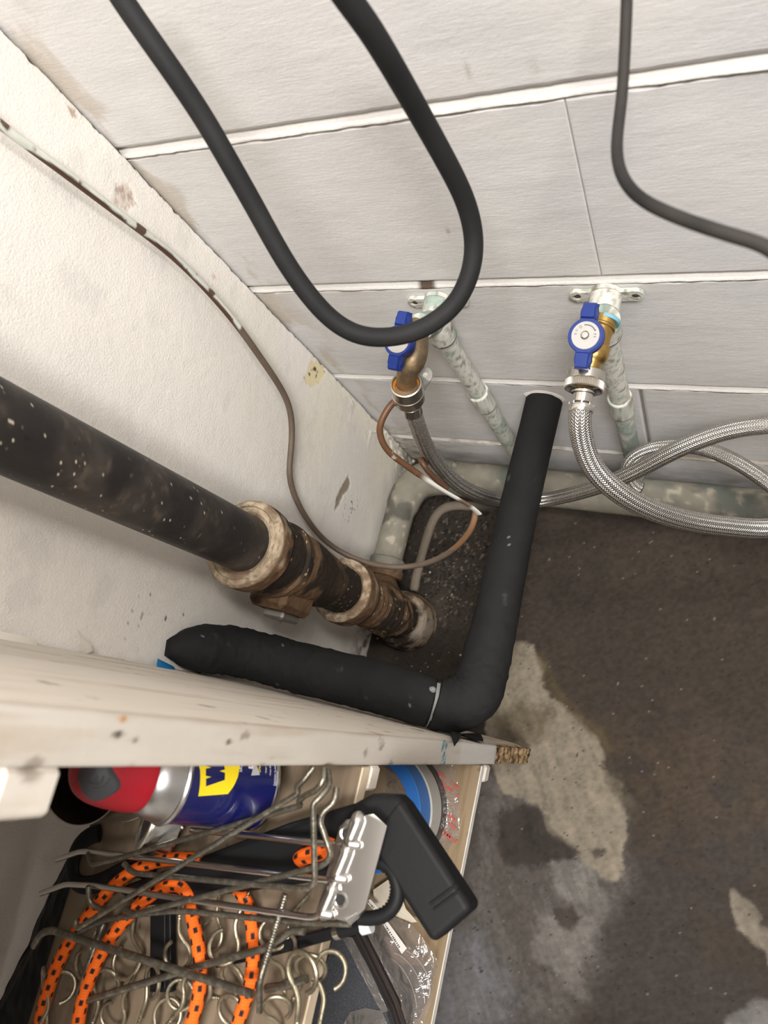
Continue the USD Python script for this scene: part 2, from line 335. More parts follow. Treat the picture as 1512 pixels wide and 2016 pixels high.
# ------------------------------------------------------------------ floor: dark damp-stained concrete with paler dry patches
def floor():
    xs, ys = np.arange(-.01, .80, .0022), np.arange(-.90, .02, .0022)
    def fn(U, V):
        P = np.stack([U, V, 0 * U], -1)
        return np.stack([U, V, FZ + .003 * (fbm(P * 6, 4, 2) - .5) + .0008 * (fbm(P * 60, 4, 5) - .5)], -1)
    v, f = grid(xs, ys, fn); w = v[:, :2]; q3 = np.c_[w, 0 * w[:, 0]]
    n1, n2, n3 = fbm(q3 * 7, 5, 1), fbm(q3 * 40, 5, 2), fbm(q3 * 220, 3, 3)
    streak = fbm(np.c_[w[:, 0] * 40 + w[:, 1] * 25, w[:, 1] * 6 - w[:, 0] * 5, 0 * n1] * 2.2, 5, 14)
    dark = mixc((.0265, .0198, .0147), (.050, .038, .028), .55 * n1 + .30 * n2 + .25 * streak)
    dark = mixc(dark, (.040, .036, .036), .45 * ss(.3, .62, -w[:, 1] + .3 * (w[:, 0] - .3)) * ss(.35, .6, n1))
    dark = mixc(dark, (.065, .043, .025), .5 * ss(.15, .0, np.abs(w[:, 1] + .40) + .4 * np.abs(w[:, 0] - .47)) * ss(.4, .6, n2))
    n4 = fbm(np.c_[w[:, 0] * 90 + w[:, 1] * 60, w[:, 1] * 160 - w[:, 0] * 110, 0 * n1] * 1.6, 4, 77); dark = dark * (.42 + .62 * n3 + .55 * n4)[:, None]
    c = dark
    def lay(pts, colr, k=1., soft=.004, warp=.01, scale=45, seed=1, tex=0.):
        nonlocal c
        m = pmask(w, poly_at(pts, 'z', FZ), soft, warp, scale, seed) * k
        if tex: m = m * (1 - tex * ss(.46, .56, streak))
        c = mixc(c, np.asarray(colr) * np.clip(.90 + .45 * (n2 - .5) + .45 * (n3 - .5) + .55 * (streak - .5) + .35 * (n4 - .5), .3, 1.5)[:, None], m)
    # worn grey zone left of the patch, down to the bottom of the picture
    lay([(940, 1500), (1080, 1500), (1230, 1580), (1240, 1720), (1190, 1780), (1180, 1900), (1120, 2030), (820, 2030), (880, 1800)], (.135, .120, .108), .75, .02, .02, 25, 3, .45)
    lay([(870, 1850), (940, 1830), (1010, 1950), (1000, 2030), (840, 2030)], (.17, .17, .185), .65, .02, .02, 25, 5, .4)
    # the pale dry patch
    lay([(985, 1262), (1046, 1264), (1062, 1295), (1070, 1330), (1105, 1385), (1150, 1420), (1185, 1448), (1195, 1475), (1190, 1505), (1215, 1540), (1222, 1575), (1236, 1595), (1238, 1640), (1230, 1690), (1232, 1725), (1205, 1742), (1150, 1700), (1105, 1660), (1060, 1590), (985, 1560), (965, 1500), (960, 1400), (990, 1330)], (.235, .198, .148), .95, .0035, .011, 40, 7)
    lay([(1070, 1700), (1130, 1690), (1180, 1720), (1205, 1760), (1190, 1800), (1120, 1775)], (.195, .178, .16), .8, .006, .016, 40, 8, .5)
    lay([(1060, 1800), (1110, 1790), (1175, 1805), (1165, 1850), (1145, 1910), (1140, 1960), (1100, 1930), (1052, 1890)], (.195, .172, .158), .85, .006, .012, 40, 9, .35)
    # damp rim and damp middle of the patch
    lay([(975, 1405), (1030, 1385), (1085, 1400), (1075, 1450), (1030, 1470), (960, 1470)], (.080, .060, .034), .75, .012, .012, 30, 11)
    lay([(1050, 1290), (1065, 1285), (1120, 1385), (1190, 1440), (1205, 1475), (1195, 1500), (1180, 1460), (1120, 1410), (1075, 1350)], (.075, .054, .028), .85, .007, .006, 35, 12)
    lay([(1190, 1500), (1225, 1520), (1245, 1580), (1235, 1600), (1205, 1550)], (.085, .066, .042), .7, .007, .006, 35, 13)
    # dark blots inside the worn zone
    lay([(985, 1600), (1020, 1585), (1065, 1592), (1088, 1640), (1140, 1670), (1130, 1690), (1060, 1705), (1000, 1710), (975, 1660)], (.036, .028, .023), .92, .006, .012, 40, 15)
    lay([(1095, 1790), (1130, 1782), (1145, 1805), (1125, 1832), (1100, 1820)], (.042, .031, .025), .9, .004, .008, 50, 16)
    lay([(1150, 1672), (1195, 1678), (1200, 1690), (1165, 1695)], (.038, .028, .023), .8, .004, .01, 50, 17)
    # small pale patches at the right edge
    lay([(1432, 1750), (1450, 1752), (1485, 1775), (1500, 1800), (1496, 1820), (1512, 1826), (1560, 1840), (1560, 1930), (1512, 1900), (1500, 1870), (1470, 1848), (1452, 1830), (1445, 1790)], (.18, .152, .118), .95, .003, .006, 45, 19)
    lay([(1430, 2030), (1440, 2000), (1480, 1980), (1540, 1966), (1560, 2060), (1440, 2060)], (.17, .16, .15), .85, .005, .008, 45, 20)
    # black grime round the foot of the soil pipe and in the corner
    g = ss(.17, .03, np.hypot(w[:, 0] - .06, .75 * (w[:, 1] + .20))) * ss(.30, .52, fbm(q3 * 28, 5, 40)); c = mixc(c, (.018, .014, .011), g * .8)
    g = ss(.16, .04, np.hypot(w[:, 0] - .11, .6 * (w[:, 1] + .13))) * ss(.60, .68, fbm(q3 * 300, 3, 42)); c = mixc(c, (.008, .006, .005), g)
    g = ss(.15, .05, np.hypot(w[:, 0] - .12, w[:, 1] + .16)) * ss(.74, .78, fbm(q3 * 230 + 9, 2, 44)); c = mixc(c, (.16, .13, .10), g * .7)
    g = ss(.895, .91, fbm(q3 * 390 + 5, 2, 46)); c = mixc(c, (.20, .17, .14), g * .7)
    g = ss(.86, .89, fbm(q3 * 260 + 25, 2, 47)); c = mixc(c, (.012, .009, .008), g * .8)
    parts = [(v, f, c)]
    for a, b, d, e in ((.7955, 2.33, -2.4, .02), (-.01, .7955, -2.4, -.8985), (-.12, -.009, -2.4, .02)):
        g, h = grid(np.linspace(a, b, 6), np.linspace(d, e, 6), lambda U, V: np.stack([U, V, 0 * U + FZ], -1)); parts.append((g, h, np.tile((.042, .033, .027), (len(g), 1))))
    return join_cols(parts)
_v, _f, _c = floor()
FL = thing('floor', None, None, kind='structure')
obj('concrete_slab', (_v, _f), MATS['concrete_floor'], FL, col=_c)

# ------------------------------------------------------------------ the rest of the room
M('room_paint', (.62, .60, .57), .8, vary=(4, (.56, .54, .52), .4, .7)); M('ceiling_paint', (.66, .65, .63), .8)
obj('wall_right', box2((2.33, -2.4, -.05), (2.42, .03, 2.42)), MATS['room_paint'], kind='structure')
obj('wall_front', box2((-.06, -2.49, -.05), (2.42, -2.4, 2.42)), MATS['room_paint'], kind='structure')
obj('ceiling', box2((-.06, -2.49, 2.40), (2.42, .03, 2.48)), MATS['ceiling_paint'], kind='structure')
# ------------------------------------------------------------------ cast-iron soil pipe, its fittings and the grey branch
M('cast_iron', rough=.50, spec=.28, bumps=[(260, 4, .35, .0008), (60, 3, .2, .0015)])
M('rust', rough=.82, spec=.25, bumps=[(330, 5, .7, .0014), (90, 4, .4, .002)])
M('zinc_grey', rough=.75, spec=.3, bumps=[(260, 5, .45, .001), (60, 3, .3, .002)])
M('steel_grey', (.30, .28, .25), .5, .7, bumps=[(300, 3, .3, .0006)])
SX, SY = .060, -.2725                            # axis of the soil pipe
def flecks(v, c, n, rmin, rmax, colr, seed, stretch=2.2):
    """Small paint splashes: each an ellipse of its own somewhere on the surface."""
    g = np.random.default_rng(seed); ids = g.integers(0, len(v), n)
    for i in ids:
        r = g.uniform(rmin, rmax); d = unit(g.normal(size=3)); q = v - v[i]; k = np.abs(q).max(1) < r * stretch * 1.2
        if k.any():
            a = q[k] @ d; b = np.linalg.norm(q[k] - a[:, None] * d, axis=1)
            m = ss(1.15, .75, np.hypot(a / (r * stretch), b / r)); c[k] = mixc(c[k], np.array(colr) * g.uniform(.7, 1.1), m)
    return c
def iron_col(v, seed=0):
    n, n2 = fbm(v * 26 + seed, 5, 1), fbm(v * 120 + seed, 4, 2)
    c = mixc((.020, .017, .016), (.052, .043, .037), ss(.35, .75, n)); return mixc(c, (.11, .085, .065), .55 * ss(.55, .75, n2) * ss(.4, .6, n))
def rust_col(v, dark=.3, pale=.2, seed=0):
    n, n2, n3 = fbm(v * 22 + seed, 5, 3), fbm(v * 70 + seed, 5, 4), fbm(v * 260 + seed, 3, 5)
    c = mixc((.085, .046, .024), (.17, .105, .058), n2); c = mixc(c, (.17, .075, .030), .6 * ss(.55, .7, n))
    c = mixc(c, (.022, .016, .012), ss(.72 - dark, .82 - dark, n) * .95); c = mixc(c, (.31, .245, .175), ss(.78 - pale, .92 - pale, n2) * .75)
    return c * (.45 + 1.05 * n3)[:, None]
SP = thing('soil_pipe', 'black cast-iron soil pipe running down the left wall into rusty collars', 'pipe', (SX, SY, FZ))
ax = lambda z: np.array([SX, SY, z])
v, f, _ = tube(np.linspace(ax(.555), ax(1.35), 560), .029, 110)
c = iron_col(v); c = flecks(v, c, 230, .00035, .0008, (.55, .48, .38), 5, 3.0); c = flecks(v, c, 260, .00035, .0007, (.11, .09, .07), 15, 3.0); c = flecks(v, c, 60, .0006, .0016, (.012, .01, .01), 6)
obj('pipe', (v, f), MATS['cast_iron'], SP, col=c)
def turned(name, prof, mat, colf, n=110, label=None, parent=None):
    """A collar or body turned on the pipe's axis, with the lumps of a casting."""
    p = np.array(prof, float); s = np.r_[0, np.cumsum(np.hypot(*np.diff(p, axis=0).T))]; t = np.unique(np.r_[np.arange(0, s[-1], .0013), s])
    q = np.stack([np.interp(t, s, p[:, 0]), np.interp(t, s, p[:, 1])], 1)
    v, f = lathe(q, n, (SX, SY, 0)); d = v - [SX, SY, 0]; d[:, 2] = 0; r = np.linalg.norm(d, axis=1, keepdims=True)
    v = v + d / np.maximum(r, 1e-6) * (.0022 * (fbm(v * 55, 4, 9) - .5))[:, None] + np.c_[np.zeros((len(v), 2)), .0014 * (fbm(v * 70, 3, 10) - .5)]
    return obj(name, (v, f), mat, parent or SP, col=colf(v), label=label)
def pale_top(z, col=(.25, .190, .125)):
    def fn(v):
        c = rust_col(v, .12, .16); k = ss(z - .006, z - .001, v[:, 2]); t = mixc(col, (.42, .335, .235), ss(.3, .7, fbm(v * 150, 4, 8))); t = mixc(t, (.16, .10, .06), ss(.56, .68, fbm(v * 60, 4, 12)) * .8)
        t = mixc(t, (.15, .11, .08), .7 * ss(.60, .66, fbm(v * 330, 2, 14))); return mixc(c, t, k)
    return fn
turned('collar', [(.0285, .545), (.0285, .566), (.033, .5685), (.0375, .568), (.0385, .570), (.043, .5695), (.0455, .566), (.0460, .556), (.0455, .546), (.041, .541), (.030, .540)], MATS['rust'], pale_top(.568), label='pale rusty upper collar round the black pipe')
def dark_body(v): c = rust_col(v, .42, .04, 4.0); c = mixc(c, (.018, .014, .012), .55 * ss(.3, .6, fbm(v * 30, 3, 6))); return flecks(v, c, 90, .0005, .001, (.55, .42, .22), 9, 2.2)
turned('socket', [(.030, .5445), (.0415, .543), (.0405, .525), (.0395, .508), (.0425, .505), (.0420, .495), (.036, .490), (.02, .488)], MATS['rust'], dark_body)
turned('cleanout_body', [(.02, .496), (.0385, .494), (.0400, .480), (.0385, .455), (.0365, .435), (.0345, .420), (.0325, .400), (.0300, .380), (.0295, .34)], MATS['rust'], lambda v: mixc(rust_col(v, .18, .06, 2.0), dark_body(v), ss(.44, .40, v[:, 2])))
cl = box2((SX - .026, SY - .052, .437), (SX + .022, SY - .022, .502), .006)
w = trimesh.Trimesh(*cl).subdivide_to_size(.003); v = np.array(w.vertices); v[:, 1] += .002 * (fbm(v * 60, 4, 3) - .5)
obj('cleanout_plate', (v, np.array(w.faces)), MATS['rust'], SP, col=rust_col(v, .16, .08, 6.0))
v, f = box2((SX - .017, SY - .0605, .440), (SX + .010, SY - .050, .478), .0025)
obj('cleanout_plug', (v, f), MATS['steel_grey'], SP, label='grey square plug on the cleanout')
turned('collar', [(.0285, .325), (.0285, .345), (.033, .349), (.0375, .3485), (.0415, .346), (.0425, .338), (.0425, .322), (.0395, .310), (.035, .306), (.028, .305)], MATS['rust'], pale_top(.3475, (.22, .14, .08)), label='rusty lower collar of the soil pipe')
v, f, _ = tube(np.linspace(ax(.350), ax(.318), 6), .0283, 40)
rg = []
for k in range(22):
    z = .311 - k * .0068; r = .0350 - .0035 * ss(.20, .31, z) - .003 * (z < .2) + .0012 * (-1) ** k; rg.append((r, z))
rg = [(.028, .3125), *rg, (.0295, .150), (.0295, .135)]
turned('branch_body', rg[::-1], MATS['rust'], lambda v: flecks(v, rust_col(v, .26, .12, 9.0), 120, .0006, .0012, (.5, .40, .25), 19, 2.6))
turned('floor_collar', [(.044, FZ - .005), (.0445, FZ + .02), (.0425, FZ + .040), (.0395, FZ + .047), (.033, FZ + .046), (.0295, FZ + .043)][::1], MATS['rust'], lambda v: mixc(rust_col(v, .22, .32, 12.0), (.36, .30, .235), .6 * ss(.45, .62, fbm(v * 40, 4, 18))))

# grey waste pipe: out of the branch towards the back wall, round an elbow and away along the wall
WP = thing('waste_pipe', 'thick grey-green painted waste pipe lying along the foot of the back wall', 'pipe', (.30, -.040, FZ))
BX, BZ = .028, .165
HB, HZ = -.041, .135
def grey_col(v, seed=0):
    n, n2 = fbm(v * 22 + seed, 5, 5), fbm(v * 80 + seed, 5, 7)
    c = mixc((.19, .175, .14), (.32, .295, .235), n2); c = mixc(c, (.13, .155, .135), .75 * ss(.5, .64, n)); c = mixc(c, (.55, .49, .38), .6 * ss(.64, .74, n2)); c = mixc(c, (.08, .075, .065), .75 * ss(.62, .72, fbm(v * 34 + seed, 4, 15)))
    return mixc(c, (.045, .042, .038), .8 * ss(.42, .56, v[:, 0]) * ss(.40, .55, n))
pth = spline(np.array([(BX, -.205, BZ), (BX, -.17, BZ), (BX, -.13, BZ - .002), (BX + .001, -.095, BZ - .006), (BX + .010, -.064, BZ - .012), (BX + .033, -.046, BZ - .02), (BX + .065, HB, HZ + .004)]), .0025)
rr = np.interp(np.linspace(0, 1, len(pth)), [0, .45, .5, .62, .7, .9, 1], [.0225, .0225, .0255, .027, .028, .0285, .028])
v, f, _ = tube(pth, rr, 60); v += .0012 * (fbm(v * 60, 4, 3) - .5)[:, None]
obj('elbow', (v, f), MATS['zinc_grey'], WP, col=grey_col(v, 3.0))
pth = np.linspace((BX + .055, HB, HZ + .004), (2.32, HB - .006, HZ - .006), 640)
v, f, _ = tube(pth, .0272, 56); v += .0014 * (fbm(v * 45, 4, 6) - .5)[:, None]
obj('pipe', (v, f), MATS['zinc_grey'], WP, col=grey_col(v))
pr = [(.0235, -.016), (.0285, -.015), (.0290, -.006), (.026, -.002), (.0268, .012), (.0235, .015)]
t = np.array(pr); s = np.arange(len(t)); q = np.stack([np.interp(np.linspace(0, 5, 30), s, t[:, 0]), np.interp(np.linspace(0, 5, 30), s, t[:, 1])], 1)
v, f = lathe(q, 60, (BX, -.203, BZ), (0, 1, 0)); v += .0016 * (fbm(v * 70, 4, 3) - .5)[:, None]
obj('union_nut', (v, f), MATS['zinc_grey'], WP, col=mixc(grey_col(v, 5.), rust_col(v, .1, .1), ss(-.197, -.212, v[:, 1])), label='lumpy union nut, half grey and half rust')
v, f, _ = tube(spline(np.array([(BX, -.212, BZ), (BX + .004, -.23, BZ + .006), (SX - .008, -.252, BZ + .02), (SX, -.268, BZ + .03)]), .002), np.array([.0215]), 44)
obj('branch_stub', (v, f), MATS['rust'], WP, col=rust_col(v, .15, .05, 21.), label='rusty stub joining the soil pipe')
# mortar bed between the branch and the floor
pth = spline(np.array([(.053, -.222, FZ - .002), (.0545, -.19, FZ + .003), (.0565, -.15, FZ + .004), (.060, -.11, FZ + .004), (.071, -.085, FZ + .003), (.10, -.073, FZ + .002), (.16, -.068, FZ - .006)]), .004)
v, f, _ = tube(pth, .0075, 18, flat=np.full(len(pth), .8)); v += .004 * (fbm(v * 40, 4, 3) - .5)[:, None]
c = mixc((.13, .105, .08), (.21, .175, .13), fbm(v * 60, 4, 2)); c = mixc(c, (.035, .028, .022), ss(.40, .58, fbm(v * 30, 4, 9)) * ss(.10, .16, v[:, 0] + .02 * fbm(v * 20))); obj('mortar_fillet', (v, f), MATS['mortar'], FL, col=c)
# loose crumbs of plaster and dirt on the floor round the foot of the pipe
g = np.random.default_rng(3); ms, cs = [], []
for k in range(240):
    a = g.uniform(0, 2 * np.pi); d = g.uniform(.045, .15) if k < 250 else g.uniform(.1, .5); s = g.uniform(.0008, .0028) * (1.6 if k % 23 == 0 else 1)
    P = np.array([.075 + d * np.cos(a) * .8 + (.1 if k >= 250 else 0), -.285 + d * np.sin(a) * .8, FZ + s * .5])
    if P[0] < .006 or P[1] > -.01 or P[1] < -.40: continue
    m = trimesh.creation.icosahedron(); vv = np.array(m.vertices) * g.uniform(.5, 1, 3) * s; ms.append((vv @ Rotation.random(random_state=k).as_matrix().T + P, np.array(m.faces)))
    cs.append(np.tile(((.36, .31, .25) if g.random() < .12 else (.03, .025, .02)), (12, 1)))
v, f = cat_(*ms); obj('dirt_crumbs', (v, f), M('crumbs', rough=.9), col=np.vstack(cs), label='dirt and plaster crumbs round the foot of the soil pipe', cat='dirt', kind='stuff')

# ------------------------------------------------------------------ foam-lagged pipe: out of the back wall, elbow, then up into the left wall
M('foam', rough=.74, spec=.13, bumps=[((420, 420, 420), 4, .35, .0008), (90, 3, .25, .002)])
M('foam_split', (.19, .19, .185), .7, bumps=[(200, 3, .5, .001)])
LP = thing('lagged_pipe', 'pipe lagged in black foam, bending from the back wall to the left wall', 'pipe', (.275, -.38, FZ))
def foam_col(v):
    n, n2 = fbm(v * 30, 4, 2), fbm(v * [200, 60, 200], 4, 3)
    c = mixc((.0125, .012, .0125), (.021, .0205, .0205), n); c = mixc(c, (.085, .083, .080), .55 * ss(.66, .76, fbm(v * 46, 5, 7)) * ss(.5, .62, n2)); return flecks(v, c, 10, .0003, .0007, (.2, .19, .18), 31, 3)
L1 = spline(np.array([(.2725, .012, .353), (.2722, -.03, .354), (.2705, -.10, .357), (.270, -.18, .361), (.2705, -.25, .365), (.271, -.30, .3685), (.270, -.335, .372), (.2660, -.3610, .3755), (.2500, -.3765, .3830), (.230, -.3800, .392)]), .0022)
s = np.linspace(0, 1, len(L1))
r1 = np.interp(s, [0, .1, .4, .7, .82, .9, .96, 1], [.0222, .0222, .0228, .0252, .0275, .0295, .0288, .0275])
k = np.arange(64) / 64 * 2 * np.pi
def wrinkle(path, amp, where, seed):
    P = np.asarray(path); a = np.interp(np.linspace(0, 1, len(P)), *where)
    u = np.r_[0, np.cumsum(np.linalg.norm(np.diff(P, axis=0), axis=1))]
    Q = np.stack([np.repeat(u[:, None], 64, 1) * 170, np.cos(k)[None] * 2.2 + 0 * u[:, None], np.sin(k)[None] * 2.2 + 0 * u[:, None]], -1)
    Q2 = np.stack([np.repeat(u[:, None], 64, 1) * 16, np.cos(k)[None] * 1.2 + 0 * u[:, None], np.sin(k)[None] * 1.2 + 0 * u[:, None]], -1)
    return 1 + amp * a[:, None] * (fbm(Q, 3, seed) - .5) + .05 * (fbm(Q2, 3, seed + 1) - .5)
v, f, _ = tube(L1, r1, 64, wob=wrinkle(L1, .15, ([0, .5, .75, .9, 1], [0, .25, .6, 1, .5]), 4))
obj('foam_sleeve', (v, f), MATS['foam'], LP, col=foam_col(v))
L2 = spline(np.array([(.2265, -.3805, .394), (.19, -.3785, .411), (.15, -.3775, .4275), (.11, -.3780, .4445), (.075, -.3775, .4605), (.045, -.3765, .4800), (.025, -.3785, .5040), (.0135, -.3830, .5310), (.002, -.3900, .5640)]), .0022)
s = np.linspace(0, 1, len(L2)); r2 = np.interp(s, [0, .03, .3, .5, .6, .63, .75, .86, .93, 1], [.0265, .0276, .0275, .0270, .0268, .0258, .0264, .0256, .0200, .0080])
v, f, _ = tube(L2, r2, 64, wob=wrinkle(L2, .15, ([0, .1, .4, .55, .7, 1], [.3, .5, .6, 1, .8, .6]), 14))
obj('foam_sleeve', (v, f), MATS['foam'], LP, col=foam_col(v))
obj('inner_pipe', rod(np.array([(.262, -.368, .379), (.243, -.3745, .387), (.226, -.3785, .394), (.20, -.3797, .406)]), .0205, 32), M('inner_pipe', (.03, .03, .03), .6), LP)
a = L1[-1]; d = unit(L2[4] - L1[-3]); Fm = frame_from(d)
v, f = lathe([(.0235, -.0022), (.0268, -.0018), (.0272, .0), (.0268, .0018), (.0235, .0022)], 48, a + d * .002, d)
keep = v @ np.array([0, -.4, 1.0]) > (a @ np.array([0, -.4, 1.0]) + .006); f = f[keep[f].all(1)]
obj('split_edge', (v, f), MATS['foam_split'], LP, label='pale torn edge where the two foam sleeves meet')
v, f = hull([(a + (.004, .013, .024), .0036), (a + (-.006, .010, .0225), .003)]); obj('glue_blob', (v, f), MATS['foam_split'], LP)
q = at((877, 1433), 'y', a[1] - .0255); obj('white_fleck', trimesh.creation.icosphere(2, .0012).apply_translation(q), M('white_paint', (.8, .78, .74), .5), LP)
def flap(P, th=.0022):
    P = np.asarray(P); n = unit(np.cross(P[1] - P[0], P[2] - P[0])); return np.array(trimesh.convex.convex_hull(np.vstack([P + n * th / 2, P - n * th / 2])).vertices), np.array(trimesh.convex.convex_hull(np.vstack([P + n * th / 2, P - n * th / 2])).faces)
for tri in ([(884, 1436), (908, 1452), (893, 1476)], [(905, 1450), (925, 1452), (950, 1464), (944, 1450)]):
    P = np.array([at(p, 'y', -.4065 - .0006 * i) for i, p in enumerate(tri)]); P[:, 1] = -.4045
    obj('torn_flap', flap(P), MATS['foam'], LP, col=np.tile((.02, .02, .02), (len(flap(P)[0]), 1)), label='torn flap of foam at the elbow')
q = at((1072, 779), 'y', -.004); v = trimesh.creation.icosphere(3, 1.0); vv = np.array(v.vertices) * [.0265, .007, .0255] + [.2730, .002, .3545]; vv += .004 * (fbm(vv * 120, 4, 3) - .5)[:, None]
obj('filler_ring', (vv, np.array(v.faces)), MATS['mortar'], LP, col=np.tile((.72, .68, .63), (len(vv), 1)), label='crumbled white filler round the pipe at the back wall')
v, f = lathe([(0, -.001), (.0245, -.001), (.0265, .002), (.0265, .018), (.023, .022), (0, .022)], 40, (.003, -.388, .561), (1, 0, 0)); v = v * 1.0
q = np.array([at(p, 'x', x) for p, x in (((310, 1296), .004), ((342, 1312), .006), ((335, 1318), .02), ((308, 1318), .02))])
h = trimesh.convex.convex_hull(np.vstack([q, q + (.004, -.006, -.004)])); obj('blue_cap', (np.array(h.vertices), np.array(h.faces)), M('blue_plastic', (.02, .22, .52), .35), LP, label='sliver of bright blue plastic at the wall end')

# ------------------------------------------------------------------ painted copper pipes with wall-plate elbows
M('old_paint', rough=.66, spec=.35, bumps=[(300, 4, .45, .0008), (80, 4, .3, .0015)])
def oldpaint(v, seed=0, green=.5):
    n, n2 = fbm(v * 45 + seed, 5, 5), fbm(v * 150 + seed, 4, 7)
    c = mixc((.60, .585, .52), (.70, .68, .62), n2); c = mixc(c, (.30, .39, .34), ss(.54, .66, n) * green * 1.5); c = mixc(c, (.46, .50, .44), .5 * ss(.5, .62, n2)); c = mixc(c, (.20, .16, .115), .8 * ss(.63, .70, n2)); c = mixc(c, (.25, .24, .20), .6 * ss(.56, .66, fbm(v * 330 + seed, 3, 17))); return c
def riser(label, X, z_plate, z_low, coupling, tilt, dark_low):
    t = thing('copper_pipe', label, 'pipe', (X, -.02, z_low))
    X0 = X
    p = np.linspace((X0, -.024, z_plate - .012), (X0 + tilt, -.022, z_low), 130)
    v, f, _ = tube(p, .0105, 30); v += .0006 * (fbm(v * 90, 4, 3) - .5)[:, None]; c = oldpaint(v, X * 31)
    k = ss(coupling - .03, coupling - .07, v[:, 2]) * dark_low; c = mixc(c, mixc((.33, .38, .33), (.20, .24, .22), fbm(v * [90, 90, 30], 4, 2)), k * ss(.35, .55, fbm(v * [60, 60, 20], 4, 1)))
    obj('pipe', (v, f), MATS['old_paint'], t, col=c)
    x1 = X0 + tilt * (z_plate - coupling) / (z_plate - z_low)
    v, f = lathe([(.0105, -.019), (.0126, -.0185), (.0130, -.016), (.0128, .0), (.0130, .016), (.0126, .0185), (.0105, .019)], 32, (x1, -.0235, coupling)); v += .0006 * (fbm(v * 90, 4, 3) - .5)[:, None]
    obj('coupling', (v, f), MATS['old_paint'], t, col=oldpaint(v, 3 + X * 31, .25))
    # wall plate: a two-eared flange, a boss and the outlet that the tap is screwed into
    ear = shapely.union_all([shapely.LineString([(-.0245, 0), (.0245, 0)]).buffer(.0072), shapely.Point(0, 0).buffer(.0145), shapely.Point(-.0245, 0).buffer(.0078), shapely.Point(.0245, 0).buffer(.0078)])
    ear = ear.difference(shapely.Point(-.0250, 0).buffer(.0036)).difference(shapely.Point(.0250, 0).buffer(.0036)).simplify(.0002)
    Rw = np.array([[1, 0, 0], [0, 0, -1], [0, 1, 0]], float)
    m = trimesh.Trimesh(*extrude(ear, .0042, Rw, (X0, 0, z_plate))).subdivide_to_size(.003); v = np.array(m.vertices); v[:, 1] -= .0005
    obj('wall_plate', (v, np.array(m.faces)), MATS['old_paint'], t, col=oldpaint(v, 5 + X * 31, .45))
    for sx in (-1, 1):
        v, f = lathe([(0, .0030), (.0028, .0026), (.0033, .0008), (.0033, 0)][::-1], 16, (X0 + sx * .025, -.001, z_plate), (0, -1, 0)); obj('screw', (v, f), M('screw_brown', (.085, .065, .045), .7), t)
    v, f, _ = tube(spline(np.array([(X0, -.002, z_plate), (X0, -.012, z_plate - .001), (X0, -.020, z_plate - .004), (X0, -.0235, z_plate - .014), (X0, -.0238, z_plate - .032)]), .002), .0138, 34); v += .0012 * (fbm(v * 80, 4, 3) - .5)[:, None]
    obj('elbow', (v, f), MATS['old_paint'], t, col=oldpaint(v, 7 + X * 31, .75))
    return t
PL = riser('left painted copper pipe, under the tap that the black hose loop crosses', .2100, .5725, .170, .398, .001, .3)
PR = riser('right painted copper pipe, with a green-stained lower end', .3725, .5780, .170, .4000, -.003, 1.)
def outlet(t, p0, p1, r):
    v, f, _ = tube(np.linspace(p0, p1, 16), np.interp(np.linspace(0, 1, 16), [0, .7, .72, 1], [r, r, r * 1.1, r * 1.08]), 32); v += .0009 * (fbm(v * 90, 4, 3) - .5)[:, None]
    obj('outlet', (v, f), MATS['old_paint'], t, col=mixc(oldpaint(v, 11, .9), (.16, .24, .21), .7 * ss(.4, .6, fbm(v * 90, 4, 8))), label='green-stained outlet of the wall plate')

